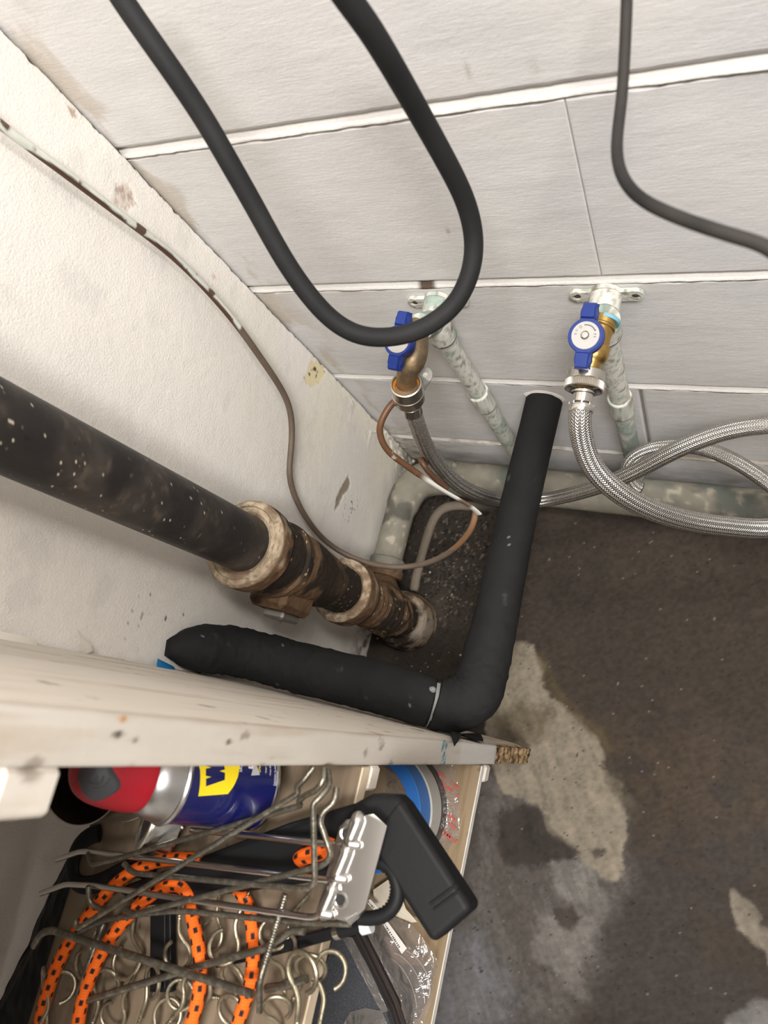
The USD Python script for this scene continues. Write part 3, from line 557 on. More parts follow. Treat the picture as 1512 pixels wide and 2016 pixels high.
# ------------------------------------------------------------------ taps with blue butterfly handles
M('brass', (.56, .36, .11), .36, 1.0, bumps=[(160, 4, .18, .0008)], vary=(60, (.36, .22, .08), .5, .72))
M('brass_dull', (.33, .235, .13), .5, .8, bumps=[(200, 4, .4, .0008)], vary=(70, (.20, .15, .10), .42, .62))
M('nickel', (.62, .585, .53), .27, 1.0, bumps=[(300, 3, .08, .0004)])
M('chrome', (.74, .73, .71), .13, 1.0)
M('blue_handle', (.008, .028, .19), .40, spec=.4, bumps=[(90, 3, .12, .0008)])
M('label_white', (.44, .42, .40), .5); M('ink_grey', (.12, .11, .11), .6)
M('ptfe_blue', (.17, .40, .52), .5); M('washer_orange', (.85, .33, .035), .5); M('rubber_black', (.018, .017, .016), .6)
def handle(t, c, face, wing):
    Fz = unit(face); Wy = unit(wing - Fz * (wing @ Fz)); Rh = np.stack([np.cross(Wy, Fz), Wy, Fz], 1)
    pl = shapely.union_all([shapely.Point(0, 0).buffer(.0142), shapely.Polygon([(-.0062, .010), (.0062, .010), (.0068, .0195), (.0048, .0262), (-.0048, .0262), (-.0068, .0195)]), shapely.Polygon([(-.0062, -.010), (.0062, -.010), (.0068, -.0195), (.0048, -.0262), (-.0048, -.0262), (-.0068, -.0195)])])
    ps = [(0.0, -.0012), (.0014, 0), (.0090, 0), (.0108, -.0016)]
    m = m3.Manifold()
    for (z0, o0), (z1, o1) in zip(ps[:-1], ps[1:]):
        ring = np.array(shapely.geometry.polygon.orient(pl.buffer((o0 + o1) / 2)).exterior.coords)[:-1]
        m = m + m3.Manifold.extrude(m3.CrossSection([ring]), z1 - z0 + 1e-5).translate((0, 0, z0))
    for s in (-1, 1):                            # the wings stand proud of the disc and slope outward
        h = m3.Manifold.hull_points(np.array([(-.0062, s * .0125, .009), (.0062, s * .0125, .009), (-.0066, s * .0262, .004), (.0066, s * .0262, .004), (-.0048, s * .0145, .0135), (.0048, s * .0145, .0135), (-.0044, s * .0250, .0120), (.0044, s * .0250, .0120)])); m = m + h
    obj('handle', put(m, Rh, c), MATS['blue_handle'], t, smooth=28)
    v, f = lathe([(0, 0), (.0108, 0), (.0112, -.0006)][::-1], 40); obj('handle_disc', put((v, f), Rh, c + Fz * .0114), MATS['label_white'], t, label='white disc on the handle')
    v, f = lathe([(.0034, 0), (.0034, .0012), (.0024, .0022), (0, .0023)], 24); obj('screw_cap', put((v, f), Rh, c + Fz * .0113), MATS['nickel'], t)
    an = np.radians(np.linspace(100, 35, 14)); arc = shapely.LineString(np.c_[np.cos(an), np.sin(an)] * .0083).buffer(.00042); tip = shapely.Polygon([(.0083 * np.cos(.6) - .0009, .0083 * np.sin(.6)), (.0083 * np.cos(.6) + .001, .0083 * np.sin(.6) + .0002), (.0083 * np.cos(.42), .0083 * np.sin(.42))])
    marks = [extrude(arc, .0002, Rh, c + Fz * .01145), extrude(tip, .0002, Rh, c + Fz * .01145)]
    for ch, ang, h in (('O', 125, .0022), ('U', 152, .0018), ('S', 175, .0018), ('F', 8, .0020), ('E', -8, .0016)):
        tm = meshkit.text_mesh(ch, h, .0002); tv, tf = vf(tm); tv[:, :2] -= tv[:, :2].mean(0); q = np.radians(ang); rot = np.array([[np.sin(q), np.cos(q), 0], [-np.cos(q), np.sin(q), 0], [0, 0, 1]])
        marks.append(put((tv @ rot.T + [.0078 * np.cos(q), .0078 * np.sin(q), 0], tf), Rh, c + Fz * .01145))
    obj('handle_marks', cat_(*marks), MATS['ink_grey'], t, smooth=False)
def ring_knurl(n=120, r=.0168, h=.010, amp=.0005):
    th = np.linspace(0, 2 * np.pi, n, endpoint=False); rr = r + amp * np.where(np.arange(n) % 2, 1, -1)
    lay = [(r - .0013, 0), (None, .0008), (None, h - .0008), (r - .0013, h)]
    V = np.vstack([np.c_[(rr if a is None else np.full(n, a)) * np.cos(th), (rr if a is None else np.full(n, a)) * np.sin(th), np.full(n, z)] for a, z in lay]); i = np.arange(n); j = (i + 1) % n
    return V, np.vstack([np.vstack([np.stack([k * n + i, k * n + j, k * n + n + j], 1), np.stack([k * n + i, k * n + n + j, k * n + n + i], 1)]) for k in range(3)])
# right tap (bright brass), square to the line of sight
A = at((1193, 622), 'y', -.031); tA = (RM @ (A - CAM))[2]
RT = thing('tap', 'right brass tap with a clean blue butterfly handle, above the knurled nut', 'tap', A)
outlet(PR, np.array([.3725, -.022, .574]), dep((1188, 633), tA - .004), .0128)
ab = [dep(p, tA - .008 - .001 * i) for i, p in enumerate(((1191, 626), (1184, 646), (1176, 668), (1172, 690), (1164, 712), (1159, 736), (1157, 742)))]
r_ = [.0108, .0108, .0095, .0105, .0098, .0086, .0080]
pth = spline(np.array(ab), .0012); rr = np.interp(np.linspace(0, 1, len(pth)), [0, .14, .15, .19, .20, .48, .50, .64, .70, .74, .76, .90, 1], [.0108, .0108, .0116, .0116, .0106, .0106, .0118, .0118, .0108, .0094, .0088, .0085, .0085])
v, f, _ = tube(pth, rr, 40); obj('body', (v, f), MATS['brass'], RT, smooth=30)
d = unit(ab[1] - ab[0]); v, f = lathe([(.0095, -.0016), (.0117, -.0016), (.0117, .0014), (.0095, .0014)], 40, dep((1193, 632), tA - .008), d); obj('tape_ring', (v, f), MATS['ptfe_blue'], RT, label='pale blue sealing tape in the joint')
cH = dep((1157, 665), tA - .030); toCam = unit(CAM - cH); left = unit(dep((1100, 640), tA - .03) - cH); up = unit(dep((1166, 612), tA - .03) - cH)
obj('spindle', rod(np.array([dep((1170, 668), tA - .010), cH + toCam * .002]), .0058, 20), MATS['brass'], RT)
handle(RT, cH, unit(toCam + .22 * left + .10 * up), up)
# its hose nut, ferrule and braided hose
M('ferrule_steel', (.66, .63, .58), .22, 1.0)
def braid_material(name, pitch, turns):
    p = '/World/Looks/' + name
    n = {'a': ('attribute', {'attribute': 'tex'}), 's': ('separate_xyz', {}), 'b': ('principled_bsdf', {'metallic': 1.0, 'roughness': .27}),
         'mv': ('math', {'math_type': 'multiply', 'value2': turns}), 'pp': ('math', {'math_type': 'pingpong', 'value2': 1.0}), 'k': ('math', {'math_type': 'multiply', 'value2': pitch * .75}),
         'ad': ('math', {'math_type': 'add'}), 'fq': ('math', {'math_type': 'multiply', 'value2': 2 * math.pi / pitch}), 'sn': ('math', {'math_type': 'sine'}),
         'st': ('math', {'math_type': 'multiply', 'value2': turns * 6.28318 * 1.0}), 'cs': ('math', {'math_type': 'cosine'}), 'mu': ('math', {'math_type': 'multiply', 'value2': .35}), 'h': ('math', {'math_type': 'add'}),
         'bp': ('bump', {'strength': .5, 'distance': .0007}), 'r': ('rgb_ramp', {'ramp': [(0, (.24, .23, .22)), (.4, (.58, .56, .53)), (1, (.84, .82, .78))]}), 'hf': ('math', {'math_type': 'multiply_add', 'value2': .37, 'value3': .5})}
    l = [('a.vector', 's.vector'), ('s.y', 'mv.value1'), ('mv.value', 'pp.value1'), ('pp.value', 'k.value1'), ('k.value', 'ad.value1'), ('s.x', 'ad.value2'), ('ad.value', 'fq.value1'), ('fq.value', 'sn.value1'),
         ('s.y', 'st.value1'), ('st.value', 'cs.value1'), ('cs.value', 'mu.value1'), ('sn.value', 'h.value1'), ('mu.value', 'h.value2'), ('h.value', 'bp.height'), ('bp.normal', 'b.normal'), ('h.value', 'hf.value1'), ('hf.value', 'r.fac'), ('r.color', 'b.base_color')]
    MATS[name] = usdkit.material(stage, p, n, l, surface='b.BSDF')
braid_material('braid', .0022, 16.0)
def seamless(t):                                  # the turn coordinate runs 0..1 and back so that there is no seam
    t = t.copy(); t[:, 1] = 1 - np.abs(2 * t[:, 1] - 1); return t
def hose(label, pts, r, parent=None):
    P = pts if isinstance(pts, np.ndarray) else ats(pts)
    v, f, tx = tube(spline(P, .002), r, 40); return v, f, seamless(tx)
HR = thing('braided_hose', 'braided steel hose from the right tap, sagging lowest in front of the others', 'hose', dep((1148, 765), tA - .014))
n0, n1 = dep((1155, 733), tA - .013), dep((1149, 769), tA - .015); d = unit(n1 - n0); Ln = np.linalg.norm(n1 - n0)
Fn = frame_from(d)
v, f = lathe([(.0085, 0), (.0150, .0), (.0157, .0008), (.0157, Ln * .50), (.0150, Ln * .52)], 64, n0, d); obj('nut', (v, f), MATS['nickel'], HR)
obj('knurled_ring', put(ring_knurl(140, .0160, Ln * .48), Fn, n0 + d * Ln * .52), MATS['nickel'], HR, smooth=False)
e0, e1 = n1, dep((1143, 812), tA - .016); d2 = unit(e1 - e0); L = np.linalg.norm(e1 - e0)
v, f = lathe([(.0078, -.001), (.0100, .0008), (.0100, .0026), (.0080, .0032), (.0078, .0100), (.0084, .0108), (.0100, .0122), (.0104, .0140), (.0104, L - .0015), (.0098, L), (.008, L)], 40, e0, d2); obj('ferrule', (v, f), MATS['ferrule_steel'], HR, smooth=25)
for k in range(9):
    q = k / 9 * 2 * np.pi; v, f = box((.0016, .0026, .0007), .0003); Rk = Fn @ np.array([[np.cos(q), 0, np.sin(q)], [np.sin(q), 0, -np.cos(q)], [0, 1, 0]]).T @ np.eye(3)
    rad = Fn @ np.array([np.cos(q), np.sin(q), 0]); Rk = np.stack([np.cross(d2, rad), d2, rad], 1); obj('crimp_mark', put((v, f), Rk, e0 + d2 * (L - .006) + rad * .0104), MATS['ferrule_steel'], HR)
v, f, tx = hose('', np.vstack([[e1 - d2 * .004], ats([(1142, 832, tA - .014), (1147, 868, tA - .008), (1163, 912, tA - .002), (1195, 951, tA + .003), (1241, 984, tA + .012), (1300, 1010, tA + .025), (1370, 1028, tA + .04), (1440, 1037, tA + .05), (1512, 1040, tA + .055), (1600, 1036, tA + .06)]), [(.66, -.13, .175), (.80, -.14, .128), (.98, -.14, .113), (1.15, -.14, .1115)]]), .0094)
obj('hose', (v, f), MATS['braid'], HR, tex=tx)
# left tap (dull brass): body towards the viewer, spout turned down into the nut
A = at((838, 622), 'y', -.031); tL = (RM @ (A - CAM))[2]
LT = thing('tap', 'left dull brass tap, its blue handle crossed by the black hose loop', 'tap', A)
outlet(PL, np.array([.2100, -.022, .568]), dep((826, 645), tL - .006), .0122)
ab = [dep(p, t) for p, t in (((828, 640), tL - .007), ((820, 672), tL - .014), ((815, 705), tL - .020), ((806, 722), tL - .018), ((801, 738), tL - .010), ((800, 758), tL + .004))]
pth = spline(np.array(ab), .0012); rr = np.interp(np.linspace(0, 1, len(pth)), [0, .2, .22, .55, .66, .75, 1], [.0105, .0105, .0115, .0118, .0108, .0098, .0098])
v, f, _ = tube(pth, rr, 40); v += .0006 * (fbm(v * 120, 3, 3) - .5)[:, None]; obj('body', (v, f), MATS['brass_dull'], LT, smooth=40)
cH = dep((792, 674), tL - .034); toCam = unit(CAM - cH); left = unit(dep((740, 660), tL - .034) - cH); up = unit(dep((805, 624), tL - .034) - cH)
obj('spindle', rod(np.array([dep((814, 684), tL - .016), cH + toCam * .002]), .0058, 20), MATS['brass_dull'], LT)
handle(LT, cH, unit(toCam + .45 * left + .05 * up), up)
HL = thing('braided_hose', 'braided steel hose from the left tap, passing behind the lagged pipe', 'hose', dep((804, 790), tL))
n0, n1 = dep((799, 756), tL - .004), dep((806, 786), tL + .020); d = unit(n1 - n0); Ln = np.linalg.norm(n1 - n0)
v, f = lathe([(.0125, .004), (.0128, -.0002), (.0136, -.0006), (.0150, 0), (.0154, .0012), (.0154, Ln * .5), (.0160, Ln * .52), (.0160, Ln * .9), (.0150, Ln), (.008, Ln)], 64, n0, d); obj('nut', (v, f), MATS['nickel'], HL, smooth=30)
v, f = lathe([(.0, .0045), (.0128, .0045)][::-1], 40, n0, d); obj('gland', (v, f), MATS['brass_dull'], HL)
v, f = lathe([(.0112, .0042), (.0127, .0012), (.0131, .0012), (.0131, .0046)][::-1], 48, n0, d); obj('washer', (v, f), MATS['washer_orange'], HL, label='orange fibre washer inside the nut')
e0, e1 = n1, dep((813, 812), tL + .036); d2 = unit(e1 - e0); L = np.linalg.norm(e1 - e0)
v, f = lathe([(.0078, -.002), (.0082, L * .35), (.0100, L * .45), (.0102, L), (.008, L)], 40, e0, d2); obj('ferrule', (v, f), MATS['ferrule_steel'], HL, smooth=25)
v, f, tx = hose('', np.vstack([[e1 - d2 * .004], ats([(822, 838, tL + .050), (836, 874, tL + .074), (858, 910, tL + .104), (892, 946, tL + .136), (936, 971, tL + .166), (990, 984, tL + .192), (1060, 985, tL + .190), (1130, 972, tL + .152), (1200, 950, tL + .106), (1270, 918, tL + .068), (1340, 882, tL + .035), (1410, 855, tL + .015), (1470, 841, tL + .0), (1530, 834, tL - .01), (1600, 832, tL - .02)]), [(.66, -.125, .50), (.76, -.11, .46), (.84, -.10, .36), (.90, -.13, .22), (.98, -.20, .125), (1.15, -.26, .1105)]]), .0088)
obj('hose', (v, f), MATS['braid'], HL, tex=tx)
v, f, tx = hose('', np.vstack([ats([(1262, 962, tL + .120), (1238, 938, tL + .118), (1240, 912, tL + .112), (1262, 892, tL + .102), (1300, 880, tL + .090), (1345, 878, tL + .080), (1395, 886, tL + .072), (1450, 910, tL + .066), (1500, 942, tL + .062), (1570, 985, tL + .06)]), [(.66, -.06, .235), (.80, -.05, .185), (1.0, -.045, .174), (1.2, -.045, .173)]]), .0080)
obj('braided_hose', (v, f), MATS['braid'], tex=tx, label='braided steel hose loop lying behind the two crossing hoses', cat='hose')

# ------------------------------------------------------------------ earth clamp, earth strap and the old bare cable
M('galvanised', (.27, .26, .235), .6, .5, bumps=[(250, 4, .3, .0005)])
M('copper', rough=.5, metal=.25, spec=.4, bumps=[(200, 4, .2, .0005)])
M('cable_sheath', rough=.6, bumps=[(300, 4, .3, .0006)])
EC = thing('earth_clamp', 'thin galvanised clamp with a screw hole behind the left hose nut', 'clamp', dep((830, 745), tL + .004))
v, f = hull([(dep((838, 735), tL + .006), .0007)] * 1 + [(dep((838 + 13 * np.cos(q), 738 + 15 * np.sin(q)), tL + .006), .0006) for q in np.linspace(np.pi, 2.3 * np.pi, 12)] + [(dep((822, 766), tL + .014), .0006), (dep((833, 772), tL + .016), .0006)])
obj('tab', (v, f), MATS['galvanised'], EC)
v, f = lathe([(0, 0), (.0022, 0), (.0024, .0012), (0, .0014)], 16, dep((837, 738), tL + .005), unit(CAM - dep((837, 738), tL))); obj('screw', (v, f), MATS['steel_grey'], EC)
v, f = hull([(dep(p, tL + t), .0008) for p, t in (((778, 786), .024), ((790, 800), .03), ((806, 812), .03), ((812, 818), .034), ((800, 796), .028))]); obj('strap_end', (v, f), MATS['galvanised'], EC)
ES = thing('earth_strap', 'bent brown copper rod with a flattened white-painted end, under the left tap', 'rod', dep((850, 920), tL + .06))
P = spline(ats([(779, 789, tL + .030), (764, 805, tL + .030), (751, 830, tL + .032), (748, 852, tL + .038), (760, 882, tL + .048), (788, 908, tL + .060), (822, 932, tL + .074), (870, 964, tL + .094), (915, 990, tL + .112), (943, 1012, tL + .126)]), .0012)
s = np.linspace(0, 1, len(P)); rr = np.interp(s, [0, .75, .88, 1], [.0034, .0034, .0040, .0046]); v, f, tx = tube(P, rr, 22, flat=np.interp(s, [0, .5, .7, .9, 1], [1, 1, .6, .45, .4]))
u = tx[:, 0] / tx[:, 0].max(); n = fbm(v * 90, 4, 3); side = tx[:, 1]
c = mixc((.095, .046, .024), (.19, .092, .045), n); wh = ss(.52, .60, u) * (1 - .9 * ss(.80, .84, u) * ss(.93, .90, u)) * ss(.30, .45, fbm(v * [60, 60, 60], 4, 5) + .25); c = mixc(c, (.74, .72, .66), wh); c = mixc(c, (.74, .70, .62), ss(.64, .68, n) * ss(.25, .4, u) * .8)
obj('rod', (v, f), MATS['copper'], ES, col=c)
P = spline(ats([(838, 918, tL + .095), (828, 905, tL + .092), (834, 915, tL + .088), (850, 935, tL + .095), (872, 955, tL + .105), (880, 962, tL + .108)]), .0012); obj('rod_tail', (tube(P, .0032, 16)[:2]), MATS['copper'], ES, col=np.tile((.10, .05, .027), (len(tube(P, .0032, 16)[0]), 1)))
pts = [(-60, 190, 'x', .012), (0, 245, 'x', .012), (60, 290, 'x', .012), (150, 357, 'x', .012), (240, 425, 'x', .011), (330, 495, 'x', .010), (400, 562, 'x', .010), (462, 634, 'x', .012), (510, 700, 'x', .016), (550, 760, 'x', .018), (571, 810, 'x', .016), (574, 870, 'x', .014), (570, 925, 'x', .012), (578, 970, 'x', .012), (610, 1030, 'x', .016), (655, 1076, 'x', .028), (705, 1102, 'x', .060)]
Pw = np.vstack([ats(pts), ats([(760, 1115, tL + .245), (815, 1114, tL + .235), (870, 1096, tL + .205), (910, 1065, tL + .17), (930, 1035, tL + .145), (937, 1004, tL + .137)])])
P = spline(Pw, .0012); v, f, tx = tube(P, .0036, 20); n = fbm(v * 60, 5, 3); n2 = fbm(v * 200, 3, 5)
c = mixc((.085, .060, .042), (.15, .11, .08), n); px_top = at((470, 640), 'x', .012)
top = ss(px_top[2] - .002, px_top[2] + .002, v[:, 2]) * (v[:, 1] < -.02)
pt = mixc((.54, .58, .52), (.68, .67, .60), n2); pt = mixc(pt, (.10, .06, .04), ss(.60, .66, n)); bare = ss(.15, .5, -(v[:, 1] - np.interp(v[:, 2], P[::-1, 2][np.argsort(P[::-1, 2])], P[::-1, 1][np.argsort(P[::-1, 2])])) / .0036 + 1.5 * (fbm(np.c_[v[:, 2] * 26, 0 * n, 0 * n], 4, 9) - .78)); c = mixc(c, pt, top * (1 - bare)); c = mixc(c, (.075, .035, .022), top * bare)
low = ss(.30, .24, v[:, 2]); c = mixc(c, mixc((.20, .18, .155), (.27, .25, .22), n), low * .8); c = mixc(c, (.26, .13, .06), ss(.16, .22, v[:, 0]) * .8 * (v[:, 1] > -.2))
obj('earth_cable', (v, f), MATS['cable_sheath'], col=c, label='thin old cable down the left wall, flaking pale green paint at the top', cat='cable')

# ------------------------------------------------------------------ hanging black rubber hose and cable
M('rubber_hose', rough=.66, spec=.16, bumps=[(220, 4, .25, .0005)])
def rubber_col(v, dust): n = fbm(v * 40, 4, 3); c = mixc((.011, .011, .012), (.021, .0205, .020), n); return mixc(c, (.115, .095, .080), dust * ss(.30, .62, fbm(v * 26, 4, 5)) * .8)
P = spline(ats([(190, -90, .375), (245, 5, .384), (332, 130, .395), (402, 235, .410), (446, 310, .42), (500, 405, .435), (556, 505, .45), (606, 578, .46), (655, 630, .467), (705, 658, .47), (757, 664, .47), (815, 653, .47), (865, 626, .468), (902, 588, .465), (927, 530, .46), (932, 468, .452), (917, 400, .437), (882, 325, .415), (834, 238, .39), (778, 140, .36), (726, 55, .338), (683, -5, .325), (630, -90, .31)]), .0016)
v, f, _ = tube(P, .0062, 30); obj('rubber_hose', (v, f), MATS['rubber_hose'], col=rubber_col(v, ss(.78, .70, v[:, 2])), label='black rubber hose hanging in a loop in front of the left tap', cat='hose')
P = spline(np.vstack([ats([(1236, -90, .325), (1234, 0, .328), (1230, 100, .333), (1223, 200, .335), (1215, 275, .330), (1222, 338, .318), (1256, 386, .303), (1312, 418, .288), (1380, 444, .276), (1450, 466, .268), (1520, 494, .262), (1620, 545, .255)]), [(.72, -.15, .88), (.86, -.10, .90), (1.02, -.03, 1.02), (1.06, -.008, 1.2), (1.06, -.008, 1.6)]]), .0012)
v, f, _ = tube(P, .0027, 24); obj('rubber_cable', (v, f), MATS['rubber_hose'], col=rubber_col(v, ss(1150, 1500, np.array([1300])) * np.ones(len(v)) * .6), label='thin black cable dangling at the upper right and curving off', cat='cable')
# ------------------------------------------------------------------ shelf unit: upright board, cleats and two plywood shelves
M('painted_wood', rough=.68, spec=.3, bumps=[((300, 300, 22), 4, .35, .0010), (200, 3, .2, .0006)])
M('plywood', rough=.75, spec=.25, bumps=[((200, 22, 200), 4, .35, .0008), (260, 3, .25, .0006)])
YB, YN, XF = -.4085, -.4295, .2890               # upright: face to the back wall, face to the shelves, front edge
Z1, Z2 = .673, .375                              # tops of the two shelves
SU = thing('shelf_unit', 'white-painted wooden shelf unit fixed against the left wall, its foot rotten', 'shelf', (XF, YN, FZ))
def wood_col(v, seed=0):
    g = fbm(v * [120, 120, 5] + seed, 5, 3); n = fbm(v * [16, 30, 9] + seed, 5, 7)
    c = mixc((.72, .64, .54), (.82, .76, .68), n); c = mixc(c, (.55, .43, .31), .55 * ss(.52, .66, g) * ss(.38, .6, n)); return mixc(c, (.30, .24, .18), .7 * ss(.68, .75, fbm(v * [70, 70, 40] + seed, 4, 9)))
def upright():
    t = np.r_[np.linspace(.003, XF - .003, 130), np.full(24, XF), np.linspace(XF - .003, .003, 12), [.003]]
    x = np.r_[np.linspace(.003, XF - .0016, 130), [XF - .0005], np.full(20, XF), [XF - .0005], np.linspace(XF - .0016, .003, 14)]
    y = np.r_[np.full(130, YB), [YB - .0005], np.linspace(YB - .0016, YN + .0016, 20), [YN + .0005], np.full(14, YN)]
    zs = np.r_[np.arange(FZ + .026, 1.12, .0026), np.linspace(1.13, 1.9, 8)]; n = len(x)
    V = np.stack([np.tile(x, (len(zs), 1)), np.tile(y, (len(zs), 1)), np.repeat(zs[:, None], n, 1)], -1).reshape(-1, 3)
    i, j = np.meshgrid(np.arange(len(zs) - 1), np.arange(n), indexing='ij'); a = i * n + j; b = i * n + (j + 1) % n
    F = np.concatenate([np.stack([a, b, b + n], -1).reshape(-1, 3), np.stack([a, b + n, a + n], -1).reshape(-1, 3)])
    F = np.vstack([F, *[[[0, k + 1, k]] for k in range(1, n - 1)]])
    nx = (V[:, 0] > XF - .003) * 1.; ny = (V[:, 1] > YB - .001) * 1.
    lump = .0012 * (fbm(V * [40, 40, 12], 4, 2) - .5) + .0004 * (fbm(V * [200, 200, 30], 3, 4) - .5)
    V[:, 0] += lump * nx; V[:, 1] += lump * ny
    rot = ss(.330, .305, V[:, 2] + .03 * (fbm(V * 60, 3, 8) - .5)) * ss(.255, .275, V[:, 0] + .02 * (fbm(V * 40, 3, 9) - .5)); k = fbm(V * 130, 4, 12)
    V[:, 0] -= rot * nx * (.001 + .013 * k * k); V[:, 1] -= rot * ny * .006 * k; V[:, 2] += rot * .007 * (fbm(V * 150, 3, 13) - .5)
    c = wood_col(V); c = mixc(c, mixc((.07, .032, .012), (.52, .36, .19), ss(.32, .62, fbm(V * [190, 190, 130], 4, 6))), rot)
    c = c * (1 - .30 * nx)[:, None]; c = mixc(c, (.60, .57, .535), ss(.47, .455, V[:, 2] - .4 * (V[:, 1] - YB)) * nx * (1 - rot) * .8)  # front edge darkened in its colour to offset the strong light on it
    q = at((874, 1478), 'x', XF); band = ss(.010, .005, np.abs(V[:, 2] - q[2] - .35 * (V[:, 1] - q[1]))) * nx; c = mixc(c, (.10, .24, .30), band * ss(.46, .54, fbm(V * 240, 3, 15)))
    for px, r, cc in (((233, 1446), .0018, (.08, .06, .05)), ((450, 1461), .0016, (.10, .08, .06)), ((243, 1415), .0016, (.45, .22, .07)), ((265, 1457), .0012, (.2, .17, .14))):
        d = np.linalg.norm((V - at(px, 'x', XF)) * [1, 1, .6], axis=1); c = mixc(c, cc, ss(r * 1.2, r * .6, d))
    fresh = ss(.06, .0, V[:, 0]) * ss(.56, .66, fbm(V * [60, 60, 12], 5, 31)); c = mixc(c, (.80, .78, .74), fresh * .8)
    return V, F, c
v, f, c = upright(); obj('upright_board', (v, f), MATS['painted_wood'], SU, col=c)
cleat_col = lambda v: wood_col(v) * .8
def board(name, a, b, mat, seed, colf=None, bev=.0012, label=None, cell=.0035):
    m = trimesh.Trimesh(*box2(a, b, bev)).subdivide_to_size(max(cell, .0035)); v = np.array(m.vertices); v += .0008 * (fbm(v * 50 + seed, 3, 2) - .5)[:, None]
    return obj(name, (v, np.array(m.faces)), mat, SU, col=(colf or wood_col)(v), label=label)
def ply_col(v):
    g = fbm(v * [150, 7, 150], 5, 21); n = fbm(v * [20, 14, 20], 5, 23)
    c = mixc((.145, .105, .068), (.23, .172, .115), n); c = mixc(c, (.105, .074, .047), .55 * ss(.50, .64, g)); c = mixc(c, (.06, .045, .033), .85 * ss(.71, .77, fbm(v * 130, 3, 25))); c = mixc(c, (.17, .125, .085), .5 * ss(.52, .66, fbm(v * 32, 4, 27)))
    e = ss(.0012, .0003, XF - v[:, 0]); return mixc(c, (.62, .50, .36), e)
def ply2_col(v):
    g = fbm(v * [170, 9, 170], 5, 41); n = fbm(v * [26, 9, 26], 5, 43)
    c = mixc((.205, .145, .083), (.28, .207, .13), n); c = mixc(c, (.17, .112, .06), .6 * ss(.5, .64, g)); c = mixc(c, (.10, .07, .05), .7 * ss(.71, .76, fbm(v * 90, 3, 45)))
    e = ss(.0012, .0003, XF + .001 - v[:, 0]); return mixc(c, (.70, .66, .60), e)
XL = at((120, 1800), 'z', Z1)[0]
board('shelf_board', (XL, -.95, Z1 - .0140), (XF, YN - .0005, Z1), MATS['plywood'], 3, ply_col, label='dark grubby plywood upper shelf')
board('shelf_board', (.004, -.95, Z2 - .012), (XF + .001, YN - .0005, Z2), MATS['plywood'], 5, ply2_col, label='pale plywood lower shelf with a white-painted front edge')
board('shelf_board', (.004, -.95, .9635), (XF - .006, YN - .0005, .980), MATS['painted_wood'], 6)
board('cleat', (.004, YN - .0175, .9355), (XF, YN - .0003, .9615), MATS['painted_wood'], 7, cleat_col, bev=.002)
board('cleat', (XL, YN - .0175, Z1 - .031), (XF + .0005, YN - .0003, Z1 - .0145), MATS['painted_wood'], 8, bev=.002)
board('cleat', (.004, YN - .0175, Z2 - .029), (XF + .003, YN - .0003, Z2 - .0125), MATS['painted_wood'], 9, cleat_col, bev=.002)
# peeling paint where the upright meets the plaster
def flake(pts, lift, seed):
    P = np.array([at(p, 'x', .006 + l) for p, l in pts]); c0 = P.mean(0); out = [c0 + (.001, .001, 0)] + list(P); n = len(P)
    v = np.array(out); v[:, 0] += lift * fbm(v * 90, 3, seed); f = np.array([[0, i + 1, (i + 1) % n + 1] for i in range(n)]); w = np.vstack([v, v + (.0006, .0006, 0)]); return w, np.vstack([f, f[:, ::-1] + n + 1])
for i, pts in enumerate(([((150, 1238), .006), ((156, 1252), .005), ((176, 1268), .002), ((180, 1282), .0), ((166, 1288), .0), ((160, 1265), .003)], [((145, 1288), .0), ((180, 1288), .006), ((240, 1298), .007), ((268, 1310), .002), ((240, 1312), .004), ((200, 1307), .006), ((165, 1300), .003)], [((-20, 1240), .0), ((40, 1252), .004), ((68, 1262), .004), ((72, 1276), .001), ((30, 1272), .002), ((-20, 1262), .0)])):
    v, f = flake(pts, .002, i); obj('paint_flake', (v, f), M(f'flake_paint_{i}', (.74, .69, .62), .7), SU)

# ------------------------------------------------------------------ spray can leaning on the upper shelf
M('can_blue', (.0045, .007, .072), .26, spec=.5, coat=.3); M('label_yellow', (.80, .60, .012), .4); M('label_red', (.62, .03, .035), .45); M('label_grey', (.42, .43, .45), .45)
M('label_pale', (.74, .73, .72), .4); M('cap_red', (.46, .008, .022), .42, bumps=[(500, 2, .1, .0004)]); M('cap_grey', (.085, .085, .095), .5); M('tin_steel', (.60, .59, .57), .24, 1.0); M('can_dome', (.58, .57, .57), .30, 1.0, bumps=[(90, 2, .05, .001)])
TH, CR = math.radians(65), .0295
Ca = np.array([-math.cos(TH), 0, math.sin(TH)]); Cn = np.array([math.sin(TH), 0, math.cos(TH)]); Cy = np.array([0, 1.0, 0])
CB = np.array([.2175, -.4605, Z1 + CR * math.cos(TH) + .0006])
def canpt(h, phi, r=CR): h, phi = np.broadcast_arrays(np.asarray(h, float), np.asarray(phi, float)); return CB + h[..., None] * Ca + np.asarray(r) * (np.cos(phi)[..., None] * Cn + np.sin(phi)[..., None] * Cy)
_H, _P = np.meshgrid(np.linspace(-.002, .070, 260), np.linspace(-2.2, 1.2, 700), indexing='ij'); _q = canpt(_H, _P); _cv = (_q - CAM) @ RM.T; _px = _cv[..., :2] / _cv[..., 2:] * FPX + [PW / 2, PH / 2]
_fc = ((CAM - _q) * (_q - CB - _H[..., None] * Ca)).sum(-1) > 0
def canhf(px): d = np.where(_fc, np.hypot(_px[..., 0] - px[0], _px[..., 1] - px[1]), 1e9); i = np.unravel_index(d.argmin(), d.shape); return _H[i], _P[i]
